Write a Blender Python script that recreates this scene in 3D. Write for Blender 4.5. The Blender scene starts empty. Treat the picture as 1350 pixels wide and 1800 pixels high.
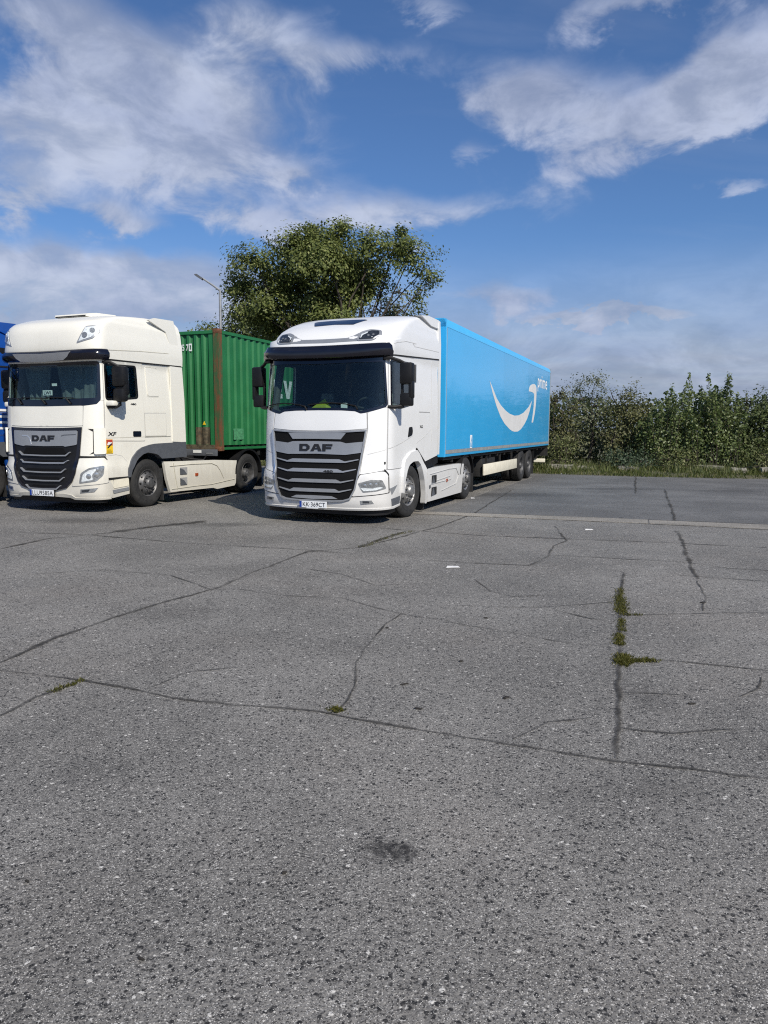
import bpy, bmesh, math, random
import numpy as np
from mathutils import Vector, Matrix
from mathutils.geometry import delaunay_2d_cdt

R = math.radians
random.seed(7)
rng = np.random.default_rng(7)
SC = bpy.context.scene
COL = SC.collection

# ------------------------------------------------------------------ camera
cam = bpy.data.cameras.new('camera')
cam.sensor_fit = 'HORIZONTAL'
cam.sensor_width = 36.0
cam.lens = 1274.1 / 1350 * 36
cam.clip_start = .05
cam.clip_end = 3000
cam_o = bpy.data.objects.new('camera', cam)
COL.objects.link(cam_o)
_p, _r = .1143, .0045
_f = Vector((0, math.cos(_p), -math.sin(_p)))
_u = Vector((0, math.sin(_p), math.cos(_p)))
_x = Vector((1, 0, 0))
_x2 = _x * math.cos(_r) + _u * math.sin(_r)
_u2 = _u * math.cos(_r) - _x * math.sin(_r)
cam_o.matrix_world = Matrix(((_x2.x, _u2.x, -_f.x, 0), (_x2.y, _u2.y, -_f.y, 0), (_x2.z, _u2.z, -_f.z, 1.67), (0, 0, 0, 1)))
SC.camera = cam_o
SC.cycles.use_denoising = False
SC.cycles.pixel_filter_type = 'BLACKMAN_HARRIS'
SC.cycles.filter_width = 1.15

# ------------------------------------------------------------------ sun and sky
SUN_EL, SUN_AZ = R(40), R(151)          # azimuth measured from +Y towards +X
sd = Vector((math.sin(SUN_AZ) * math.cos(SUN_EL), math.cos(SUN_AZ) * math.cos(SUN_EL), math.sin(SUN_EL)))
sun = bpy.data.lights.new('sun', 'SUN')
sun.energy = 5.0
sun.angle = R(.53)
sun.color = (1, .93, .81)
sun_o = bpy.data.objects.new('sun', sun)
COL.objects.link(sun_o)
sun_o.rotation_euler = sd.to_track_quat('Z', 'Y').to_euler()

SC.view_settings.view_transform = 'Standard'
SC.view_settings.look = 'None'
SC.view_settings.gamma = 1
SC.view_settings.exposure = 0
SC.view_settings.use_curve_mapping = False

SKY_STRENGTH = .085
world = bpy.data.worlds.new('World')
SC.world = world
world.use_nodes = True


class NT:
    """small helper to write shader node graphs as expressions"""
    def __init__(s, tree):
        s.t = tree

    def n(s, typ, **kw):
        nd = s.t.nodes.new(typ)
        ins = kw.pop('ins', {})
        for k, v in kw.items():
            setattr(nd, k, v)
        for k, v in ins.items():
            s.set(nd.inputs[k], v)
        return nd

    def set(s, sock, v):
        if isinstance(v, bpy.types.NodeSocket):
            s.t.links.new(v, sock)
        elif isinstance(v, bpy.types.Node):
            s.t.links.new(v.outputs[0], sock)
        else:
            sock.default_value = v

    def m(s, op, a, b=0.0, c=0.0, clamp=False):
        nd = s.t.nodes.new('ShaderNodeMath')
        nd.operation = op
        nd.use_clamp = clamp
        for i, v in enumerate((a, b, c)):
            s.set(nd.inputs[i], v)
        return nd.outputs[0]

    def mix(s, f, a, b, blend='MIX'):
        nd = s.t.nodes.new('ShaderNodeMix')
        nd.data_type = 'RGBA'
        nd.blend_type = blend
        s.set(nd.inputs[0], f)
        s.set(nd.inputs[6], a)
        s.set(nd.inputs[7], b)
        return nd.outputs[2]

    def ss(s, x, lo, hi):
        nd = s.t.nodes.new('ShaderNodeMapRange')
        nd.interpolation_type = 'SMOOTHSTEP'
        s.set(nd.inputs[0], x)
        s.set(nd.inputs[1], lo)
        s.set(nd.inputs[2], hi)
        return nd.outputs[0]

    def noise(s, vec, scale, detail=4, rough=.55, dist=0.0):
        nd = s.n('ShaderNodeTexNoise', ins={'Scale': scale, 'Detail': detail, 'Roughness': rough, 'Distortion': dist})
        if vec is not None:
            s.set(nd.inputs['Vector'], vec)
        return nd.outputs[0]


def C4(c):
    return (c[0], c[1], c[2], 1.0)


def build_sky():
    t = world.node_tree
    t.nodes.clear()
    g = NT(t)
    sky = g.n('ShaderNodeTexSky', sky_type='NISHITA')
    sky.sun_disc = False
    sky.sun_elevation = SUN_EL
    sky.sun_rotation = SUN_AZ
    sky.air_density = 1.0
    sky.dust_density = .6
    sky.ozone_density = 2.2
    tc = g.n('ShaderNodeTexCoord')
    sep = g.n('ShaderNodeSeparateXYZ', ins={0: tc.outputs['Generated']})
    x, y, z = sep.outputs
    DEG = 180 / math.pi
    az = g.m('MULTIPLY', g.m('ARCTAN2', x, y), DEG)
    el = g.m('MULTIPLY', g.m('ARCSINE', z), DEG)
    # clouds lie on a flat layer overhead: direction projected on it
    zz = g.m('ADD', g.m('MAXIMUM', z, 0.0), .16)
    pv = g.n('ShaderNodeCombineXYZ', ins={0: g.m('DIVIDE', x, zz), 1: g.m('DIVIDE', y, zz), 2: 0.0}).outputs[0]
    n_big = g.noise(pv, 1.3, 8, .62, .35)
    dv = g.n('ShaderNodeVectorMath', operation='MULTIPLY', ins={0: tc.outputs['Generated'], 1: (1, 1, 1.7)}).outputs[0]
    n_fine = g.noise(dv, 11.0, 9, .60, .4)
    n_soft = g.noise(dv, 8.0, 6, .55, .25)
    n_wisp = g.noise(g.n('ShaderNodeMapping', ins={0: pv, 2: (0, 0, R(18)), 3: (.5, 1.5, 1)}).outputs[0], 1.5, 6, .55, .6)
    # warped coordinates make the cloud banks ragged
    wa = g.m('MULTIPLY_ADD', g.m('SUBTRACT', n_soft, .5), 9.0, az)
    we = g.m('MULTIPLY_ADD', g.m('SUBTRACT', n_fine, .5), 5.0, el)
    total = None
    for (bx, by, rx, ry, rot, wt) in CLOUD_BANKS:
        dx = g.m('SUBTRACT', wa, bx)
        dy = g.m('SUBTRACT', we, by)
        c, s_ = math.cos(R(rot)), math.sin(R(rot))
        u = g.m('ADD', g.m('MULTIPLY', dx, c / rx), g.m('MULTIPLY', dy, s_ / rx))
        v = g.m('ADD', g.m('MULTIPLY', dx, -s_ / ry), g.m('MULTIPLY', dy, c / ry))
        d2 = g.m('ADD', g.m('MULTIPLY', u, u), g.m('MULTIPLY', v, v))
        e = g.m('MULTIPLY', g.m('EXPONENT', g.m('MULTIPLY', d2, -.9)), wt)
        total = e if total is None else g.m('ADD', total, e)
    # the same kind of broken cloud goes on all round the sky
    rest = g.m('MULTIPLY', g.ss(n_big, .52, .70), g.ss(g.m('ABSOLUTE', az), 34.0, 50.0))
    total = g.m('ADD', total, g.m('MULTIPLY', rest, .8))
    rag = g.m('MULTIPLY_ADD', g.m('SUBTRACT', n_fine, .5), 1.25, total)
    rag = g.m('MULTIPLY_ADD', g.m('SUBTRACT', n_soft, .5), 1.3, rag)
    dens = g.m('MULTIPLY', g.ss(rag, .24, .98), g.ss(total, .05, .42))
    wisp = g.m('MULTIPLY', g.ss(n_wisp, .52, .80), .22)
    low = g.m('MULTIPLY', g.ss(el, 14.5, 3.5), g.m('MULTIPLY_ADD', g.ss(n_wisp, .3, .66), .10, .82))
    dens = g.m('MAXIMUM', g.m('MULTIPLY', dens, g.m('MULTIPLY_ADD', g.ss(n_fine, .34, .62), .22, .72)), g.m('MAXIMUM', wisp, low))
    dens = g.m('MULTIPLY', dens, g.ss(el, -3.0, 0.0))
    lum = g.m('MULTIPLY_ADD', g.ss(n_fine, .36, .68), .30, .90)
    k = 1 / SKY_STRENGTH
    cc = g.mix(g.ss(n_big, .36, .66), (.345 * k, .40 * k, .56 * k, 1), (.48 * k, .53 * k, .66 * k, 1))
    lum = g.m('MULTIPLY', lum, g.m('MULTIPLY_ADD', g.ss(el, 12.0, 4.0), -.14, 1.0))
    cc = g.n('ShaderNodeVectorMath', operation='SCALE', ins={0: cc, 'Scale': lum}).outputs[0]
    skyc = g.mix(1.0, sky.outputs[0], SKY_TINT, 'MULTIPLY')
    col = g.mix(dens, skyc, cc)
    bg = g.n('ShaderNodeBackground', ins={0: col, 1: SKY_STRENGTH})
    out = g.n('ShaderNodeOutputWorld')
    t.links.new(bg.outputs[0], out.inputs[0])


SKY_TINT = (.70, .96, 1.30, 1)
CLOUD_BANKS = [(-21.3, 23.3, 7.8, 3.58, -25, 0.86), (-14.5, 22.4, 9.8, 2.97, -12, 0.92), (-24.1, 18.4, 6.7, 2.67, 0, 0.69), (-13.8, 19.0, 4.4, 1.37, 0, 0.57), (-26.3, 15.2, 2.5, 1.88, 0, 0.86), (-7.1, 24.7, 4.0, 1.88, 0, 0.46), (-10.3, 27.5, 5.4, 1.94, 0, 0.57), (1.7, 28.7, 4.5, 0.85, 0, 0.57), (-1.6, 25.7, 6.1, 1.32, 5, 0.52), (10.2, 23.0, 5.3, 2.23, 0, 0.98), (20.1, 21.2, 8.6, 2.45, 12, 0.98), (25.0, 22.9, 4.0, 2.17, 25, 0.8), (19.4, 27.2, 6.5, 1.21, 0, 0.86), (4.8, 20.1, 2.0, 0.74, 0, 0.46), (-3.3, 15.9, 12.4, 1.68, 0, 0.92), (-20.7, 10.5, 15.2, 1.98, 0, 1.03), (-20.9, 14.9, 2.3, 1.03, 0, 0.69), (-18.5, 14.1, 2.4, 0.77, 0, 0.57), (8.4, 9.8, 7.6, 1.38, 0, 0.69), (16.8, 8.3, 5.2, 0.47, 0, 1.26), (20.0, 6.0, 12.9, 2.6, 0, 0.52), (24.7, 16.6, 2.9, 0.45, 8, 0.46), (-7.2, 18.3, 2.0, 0.76, 0, 0.46), (-24.6, 7.9, 15.6, 2.47, 0, 1.03)]
build_sky()

# ------------------------------------------------------------------ materials
MATS = {}


def new_mat(name):
    m = bpy.data.materials.new(name)
    m.use_nodes = True
    m.node_tree.nodes.clear()
    g = NT(m.node_tree)
    out = g.n('ShaderNodeOutputMaterial')
    MATS[name] = m
    return m, g, out


def simple(name, col, rough=.5, metal=0.0, coat=0.0, var=.08, scale=6.0, bump=0.0, bscale=60.0, spec=.5, dirt=None, dirt_amt=.0, film=.0):
    m, g, out = new_mat(name)
    tc = g.n('ShaderNodeTexCoord').outputs['Object']
    nz = g.noise(tc, scale, 5, .6)
    a = [max(0, c * (1 - var)) for c in col]
    b = [min(1, c * (1 + var)) for c in col]
    c = g.mix(g.ss(nz, .3, .7), C4(a), C4(b))
    if dirt:
        dn = g.noise(tc, scale * .7, 8, .7, .4)
        c = g.mix(g.m('MULTIPLY', g.ss(dn, .5, .75), dirt_amt), c, C4(dirt))
    if film:
        zz = g.n('ShaderNodeSeparateXYZ', ins={0: tc}).outputs[2]
        fn = g.noise(g.n('ShaderNodeMapping', ins={0: tc, 3: (2.2, 2.2, .8)}).outputs[0], 2.6, 8, .68, .3)
        fz = g.m('MULTIPLY', g.ss(g.m('MULTIPLY_ADD', fn, -.7, zz), .75, .05), film)
        st = g.noise(g.n('ShaderNodeMapping', ins={0: tc, 3: (9, 9, .5)}).outputs[0], 2.0, 6, .65)
        fz = g.m('ADD', fz, g.m('MULTIPLY', g.ss(st, .56, .74), film * .22))
        c = g.mix(fz, c, (.33, .30, .25, 1))
    p = g.n('ShaderNodeBsdfPrincipled', ins={'Base Color': c, 'Metallic': metal, 'Coat Weight': coat, 'Coat Roughness': .05, 'Specular IOR Level': spec})
    g.set(p.inputs['Roughness'], g.m('MULTIPLY_ADD', nz, rough * .3, rough * .85))
    if bump:
        bn = g.noise(tc, bscale, 3, .6)
        bp = g.n('ShaderNodeBump', ins={'Strength': bump, 'Distance': .01, 'Height': bn})
        g.set(p.inputs['Normal'], bp)
    g.t.links.new(p.outputs[0], out.inputs[0])
    return m


simple('white_paint', (.735, .74, .74), .34, coat=.3, var=.012, scale=2.0, dirt=(.55, .53, .48), dirt_amt=.10, film=.35)
simple('cream_paint', (.76, .742, .668), .36, coat=.3, var=.012, scale=2.0, dirt=(.5, .45, .34), dirt_amt=.13, film=.45)
simple('blue_paint', (.006, .06, .30), .3, coat=.5, var=.05)
simple('black_plastic', (.009, .009, .010), .5, var=.2, spec=.3)
simple('black_gloss', (.006, .006, .011), .16, coat=.35, var=.1)
simple('seam_black', (.01, .01, .01), .8)
simple('seam_grey', (.30, .30, .30), .8)
simple('dark_mesh', (.006, .006, .0065), .75, var=.4, scale=90, spec=.15)
simple('seam_crease_shade', (.47, .47, .46), .6)  # grey stands in for shading along body folds; some seams use it too
simple('seam_crease_shade_cream', (.45, .43, .36), .6)  # the same painted fold shading for the cream cab, and its lower seam
simple('lamp_grey', (.22, .23, .235), .25, metal=.4, coat=.6, var=.3, scale=40)
simple('grey_plastic', (.085, .092, .105), .5, var=.08)
simple('silver', (.30, .312, .33), .34, metal=.35, coat=.25, var=.04)
simple('chrome', (.72, .73, .75), .16, metal=.9, var=.03)
simple('steel', (.27, .27, .27), .46, metal=.6, var=.18, scale=14, dirt=(.1, .08, .06), dirt_amt=.35)
simple('rim_grey', (.115, .115, .118), .5, metal=.5, var=.25, scale=12, dirt=(.06, .05, .045), dirt_amt=.6)
simple('rubber', (.017, .017, .0175), .82, var=.35, scale=9, bump=.3, bscale=70, dirt=(.06, .055, .05), dirt_amt=.4)
simple('chassis_black', (.012, .012, .0125), .65, var=.35, scale=8, dirt=(.04, .036, .03), dirt_amt=.5)
simple('lamp_silver', (.42, .43, .43), .22, metal=.7, var=.25, scale=26)
simple('lamp_dark', (.03, .034, .04), .18, metal=.2, coat=.6, var=.4, scale=30)
simple('lens_white', (.62, .66, .68), .1, coat=.8, var=.2, scale=40)
simple('cabin_dark', (.05, .054, .052), .8)
simple('cabin_grey', (.19, .20, .19), .85, var=.2)
simple('curtain_grey', (.10, .115, .12), .9, var=.2)
simple('vest_yellow', (.22, .27, .015), .8)
simple('paper', (.75, .76, .74), .7, var=.03)
simple('plate_white', (.74, .76, .78), .45, var=.02)
simple('plate_blue', (.01, .04, .25), .45)
simple('print_black', (.012, .012, .014), .5)
simple('print_white', (.80, .80, .80), .5, var=.02)
simple('orange_lens', (.35, .06, .012), .3, coat=.5)
simple('sticker_yellow', (.80, .52, .02), .5, var=.03)
simple('sticker_red', (.45, .05, .03), .5, var=.03)
BLUE = (.040, .42, .82)
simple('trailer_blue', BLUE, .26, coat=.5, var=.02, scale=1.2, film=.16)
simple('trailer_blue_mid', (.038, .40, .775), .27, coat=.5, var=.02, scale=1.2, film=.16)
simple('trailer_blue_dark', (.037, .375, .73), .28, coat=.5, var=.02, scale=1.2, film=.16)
simple('trailer_rail_lit', (.07, .47, .86), .35, coat=.3, var=.03)  # upper rail's brighter lighting put into a paler blue; corner posts share it
simple('logo_white', (.66, .66, .655), .45, var=.03, scale=2)
simple('aluminium', (.42, .45, .46), .42, metal=.45, var=.1, scale=5)
simple('cream_guard', (.72, .68, .56), .5, var=.05, dirt=(.35, .3, .22), dirt_amt=.35)
simple('bark', (.05, .041, .032), .9, var=.4, scale=10, bump=.5, bscale=24)
simple('bark_pale', (.17, .15, .12), .9, var=.4, scale=10, bump=.5, bscale=24)
simple('concrete_block', (.25, .235, .20), .9, var=.25, scale=7, bump=.4, bscale=30, dirt=(.12, .12, .07), dirt_amt=.6)
simple('galvanised', (.30, .31, .32), .5, metal=.5, var=.1)
simple('dead_leaf', (.02, .017, .014), .8, var=.3)
simple('litter_paper', (.6, .6, .6), .7, var=.05)
simple('brown_rust', (.135, .055, .025), .85, var=.45, scale=14, bump=.3, bscale=50)


def glass_mat(name, tint, ior=1.5, dark=0.0):
    m, g, out = new_mat(name)
    # Schlick reflectance, the same from both sides of a pane
    fc = g.n('ShaderNodeLayerWeight', ins={0: .5}).outputs[1]
    f0 = ((ior - 1) / (ior + 1)) ** 2
    fr = g.m('MULTIPLY_ADD', g.m('POWER', fc, 5.0), 1 - f0, f0)
    tr = g.n('ShaderNodeBsdfTransparent', ins={0: C4(tint)})
    gl = g.n('ShaderNodeBsdfGlossy', ins={0: (1, 1, 1, 1), 1: .02})
    mx = g.n('ShaderNodeMixShader', ins={0: fr, 1: tr, 2: gl})
    g.t.links.new(mx.outputs[0], out.inputs[0])


glass_mat('windscreen_glass', (.78, .86, .85), 1.38)
glass_mat('side_glass', (.70, .77, .76), 1.36)
glass_mat('lens_glass', (.85, .87, .88))


def container_green():
    m, g, out = new_mat('container_green')
    tc = g.n('ShaderNodeTexCoord').outputs['Object']
    n1 = g.noise(tc, 1.3, 6, .6)
    n2 = g.noise(g.n('ShaderNodeMapping', ins={0: tc, 3: (5, 5, .7)}).outputs[0], 2.0, 6, .65)
    n3 = g.noise(tc, 9.0, 8, .7)
    c = g.mix(g.ss(n1, .3, .7), (.011, .122, .036, 1), (.019, .158, .052, 1))
    c = g.mix(g.m('MULTIPLY', g.ss(n2, .55, .8), .30), c, (.075, .17, .075, 1))
    c = g.mix(g.m('MULTIPLY', g.ss(n3, .66, .74), .8), c, (.10, .055, .025, 1))
    p = g.n('ShaderNodeBsdfPrincipled', ins={'Base Color': c, 'Roughness': .55})
    g.t.links.new(p.outputs[0], out.inputs[0])


container_green()


def rusty_green():
    m, g, out = new_mat('rusty_green')
    tc = g.n('ShaderNodeTexCoord').outputs['Object']
    n1 = g.noise(g.n('ShaderNodeMapping', ins={0: tc, 3: (4, 4, 1.0)}).outputs[0], 2.2, 8, .7, .3)
    c = g.mix(g.ss(n1, .42, .60), (.035, .085, .03, 1), (.14, .055, .022, 1))
    c = g.mix(g.ss(g.noise(tc, 18, 6, .7), .6, .75), c, (.05, .03, .02, 1))
    p = g.n('ShaderNodeBsdfPrincipled', ins={'Base Color': c, 'Roughness': .85})
    g.t.links.new(p.outputs[0], out.inputs[0])


rusty_green()


def leaf_mat(name, c0, c1, c2):
    """leaf colour varies leaf by leaf (attribute tint)"""
    m, g, out = new_mat(name)
    at = g.n('ShaderNodeAttribute', attribute_name='tint').outputs['Fac']
    c = g.mix(g.ss(at, 0.0, .6), C4(c0), C4(c1))
    c = g.mix(g.ss(at, .80, 1.0), c, C4(c2))
    d = g.n('ShaderNodeBsdfPrincipled', ins={'Base Color': c, 'Roughness': .55, 'Specular IOR Level': .35})
    tl = g.n('ShaderNodeBsdfTranslucent', ins={0: c})
    mx = g.n('ShaderNodeMixShader', ins={0: .38, 1: d, 2: tl})
    g.t.links.new(mx.outputs[0], out.inputs[0])


leaf_mat('leaf_tree', (0.082, 0.111, 0.030), (0.164, 0.195, 0.056), (0.314, 0.333, 0.125))
leaf_mat('leaf_dark', (0.056, 0.081, 0.031), (0.110, 0.140, 0.050), (0.188, 0.219, 0.086))
leaf_mat('leaf_grey', (0.103, 0.122, 0.069), (0.179, 0.200, 0.117), (0.331, 0.345, 0.235))
leaf_mat('leaf_brown', (.095, .10, .04), (.16, .165, .07), (.25, .23, .12))
leaf_mat('leaf_poplar', (0.079, 0.113, 0.037), (0.151, 0.194, 0.066), (0.403, 0.446, 0.274))
leaf_mat('leaf_weed', (0.083, 0.101, 0.037), (0.164, 0.189, 0.069), (0.316, 0.304, 0.158))
leaf_mat('leaf_bluish', (0.045, 0.071, 0.041), (0.083, 0.120, 0.067), (0.149, 0.179, 0.113))
leaf_mat('grass_blade', (0.046, 0.065, 0.013), (0.091, 0.111, 0.026), (0.221, 0.195, 0.091))
leaf_mat('moss_green', (0.039, 0.044, 0.009), (0.094, 0.094, 0.013), (0.164, 0.143, 0.033))


def ground_mat(name, base, dark, light, p_dark, p_light, spots=(), tone=1.0, pink=.0, streak=.0):
    m, g, out = new_mat(name)
    tc = g.n('ShaderNodeTexCoord').outputs['Object']
    sep = g.n('ShaderNodeSeparateXYZ', ins={0: tc}).outputs
    # wear and old tyre tracks at metre scale
    n1 = g.noise(tc, .42, 7, .62, .4)
    n2 = g.noise(tc, 1.1, 8, .68, .3)
    n3 = g.noise(tc, 26.0, 4, .7)
    c = g.mix(g.ss(n1, .36, .64), C4([b * .60 for b in base]), C4([b * 1.20 for b in base]))
    c = g.mix(g.m('MULTIPLY', g.ss(n2, .46, .70), .72), c, C4([base[0] * .72, base[1] * .72, base[2] * .73]))
    if streak:
        rot = g.n('ShaderNodeMapping', ins={0: tc, 2: (0, 0, .3875), 3: (.30, 1.0, 1)}).outputs[0]
        sk = g.noise(rot, 1.1, 9, .70, .5)
        c = g.mix(g.m('MULTIPLY', g.ss(sk, .50, .74), streak), c, C4([b * .45 for b in base]))
        c = g.mix(g.m('MULTIPLY', g.ss(sk, .46, .26), streak * .6), c, C4([b * 1.45 for b in base]))
    if pink:
        c = g.mix(g.m('MULTIPLY', g.ss(g.noise(tc, .5, 5, .6), .45, .7), pink), c, C4([base[0] * 1.1, base[1] * 1.0, base[2] * .93]))
    c = g.mix(g.m('MULTIPLY', g.ss(n3, .3, .75), .5), c, C4([b * .62 for b in base]))
    # aggregate: crushed stones of three sizes
    heights = []
    for sc, pd, pl, k in ((58, p_dark * .55, p_light * .16, 1.0), (118, p_dark * .9, p_light * .5, .8), (270, p_dark * 1.0, p_light * 1.9, .8)):
        wv = g.n('ShaderNodeTexNoise', ins={'Vector': tc, 'Scale': sc * .8, 'Detail': 2.0})
        wp = g.n('ShaderNodeVectorMath', operation='MULTIPLY_ADD', ins={0: wv.outputs['Color'], 1: (1.0 / sc, 1.0 / sc, 0), 2: tc}).outputs[0]
        vo = g.n('ShaderNodeTexVoronoi', voronoi_dimensions='2D', ins={'Vector': wp, 'Scale': float(sc)})
        rnd = g.n('ShaderNodeSeparateColor', ins={0: vo.outputs['Color']}).outputs
        core = g.ss(vo.outputs['Distance'], .62, .34)
        isd = g.m('MULTIPLY', g.m('LESS_THAN', rnd[0], pd), core)
        isl = g.m('MULTIPLY', g.m('GREATER_THAN', rnd[0], 1 - pl), core)
        c = g.mix(g.m('MULTIPLY', g.m('MULTIPLY_ADD', rnd[1], .3, -.15), k), c, C4([b * 2.0 for b in base]))
        c = g.mix(g.m('MULTIPLY', isd, k), c, C4(dark))
        c = g.mix(g.m('MULTIPLY', isl, k), c, C4(light))
        heights.append(g.m('MULTIPLY', vo.outputs['Distance'], -60.0 / sc))
    for (x, y, rx, ry, amt) in spots:
        dx = g.m('MULTIPLY', g.m('SUBTRACT', sep[0], x), 1 / rx)
        dy = g.m('MULTIPLY', g.m('SUBTRACT', sep[1], y), 1 / ry)
        d = g.m('SQRT', g.m('ADD', g.m('MULTIPLY', dx, dx), g.m('MULTIPLY', dy, dy)))
        d = g.m('ADD', d, g.m('MULTIPLY', g.m('SUBTRACT', g.noise(tc, 7.0, 9, .78), .5), 2.8))
        f = g.m('MULTIPLY', g.ss(d, 1.05, .25), amt)
        f = g.m('MULTIPLY', f, g.ss(n3, .25, .6))
        c = g.mix(f, c, (.018, .017, .017, 1))
    h = g.m('ADD', g.m('ADD', heights[0], heights[1]), heights[2])
    bp = g.n('ShaderNodeBump', ins={'Strength': .55, 'Distance': .0035, 'Height': h})
    p = g.n('ShaderNodeBsdfPrincipled', ins={'Base Color': c, 'Roughness': .85, 'Normal': bp, 'Specular IOR Level': .35})
    g.t.links.new(p.outputs[0], out.inputs[0])


def soil_mat():
    m, g, out = new_mat('soil')
    tc = g.n('ShaderNodeTexCoord').outputs['Object']
    c = g.mix(g.ss(g.noise(tc, .7, 7, .65), .3, .7), (.05, .06, .025, 1), (.11, .095, .055, 1))
    c = g.mix(g.ss(g.noise(tc, 9, 6, .7), .5, .75), c, (.16, .14, .09, 1))
    bp = g.n('ShaderNodeBump', ins={'Strength': .6, 'Distance': .03, 'Height': g.noise(tc, 14, 5, .7)})
    p = g.n('ShaderNodeBsdfPrincipled', ins={'Base Color': c, 'Roughness': .95, 'Normal': bp})
    g.t.links.new(p.outputs[0], out.inputs[0])


soil_mat()


def crack_mat():
    m, g, out = new_mat('crack_dirt')
    tc = g.n('ShaderNodeTexCoord').outputs['Object']
    c = g.mix(g.ss(g.noise(tc, 16, 6, .7), .35, .65), (.030, .029, .027, 1), (.085, .08, .074, 1))
    p = g.n('ShaderNodeBsdfPrincipled', ins={'Base Color': c, 'Roughness': .95, 'Specular IOR Level': .2})
    at = g.n('ShaderNodeUVMap').outputs[0]
    u = g.m('ABSOLUTE', g.n('ShaderNodeSeparateXYZ', ins={0: at}).outputs[0])
    d = g.m('ADD', u, g.m('MULTIPLY', g.m('SUBTRACT', g.noise(tc, 11, 7, .75), .5), 1.7))
    a = g.m('MULTIPLY', g.ss(d, 1.0, .15), g.m('MULTIPLY_ADD', g.ss(g.noise(tc, 1.6, 5, .65), .32, .62), .62, .18))
    tr = g.n('ShaderNodeBsdfTransparent')
    mx = g.n('ShaderNodeMixShader', ins={0: a, 1: tr, 2: p})
    g.t.links.new(mx.outputs[0], out.inputs[0])


crack_mat()

# ------------------------------------------------------------------ object helpers


def tag(o, label=None, cat=None, group=None, kind=None):
    if label:
        o['label'] = label
    if cat:
        o['category'] = cat
    if group:
        o['group'] = group
    if kind:
        o['kind'] = kind
    return o


def empty(name, loc=(0, 0, 0), rz=0.0, label=None, cat=None, group=None):
    o = bpy.data.objects.new(name, None)
    o.location = loc
    o.rotation_euler = (0, 0, rz)
    o.empty_display_size = .3
    COL.objects.link(o)
    return tag(o, label, cat, group)


def link_mesh(name, me, mat, parent=None, kind=None):
    o = bpy.data.objects.new(name, me)
    COL.objects.link(o)
    if mat is not None:
        me.materials.append(MATS[mat] if isinstance(mat, str) else mat)
    if parent is not None:
        o.parent = parent
    if kind:
        o['kind'] = kind
    return o


def make(name, verts, faces, mat, parent=None, smooth=None, kind=None):
    me = bpy.data.meshes.new(name)
    me.from_pydata([tuple(v) for v in verts], [], faces)
    if smooth is not None:
        me.polygons.foreach_set('use_smooth', [True] * len(me.polygons))
        me.set_sharp_from_angle(angle=R(smooth))
    me.update()
    return link_mesh(name, me, mat, parent, kind)


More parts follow.
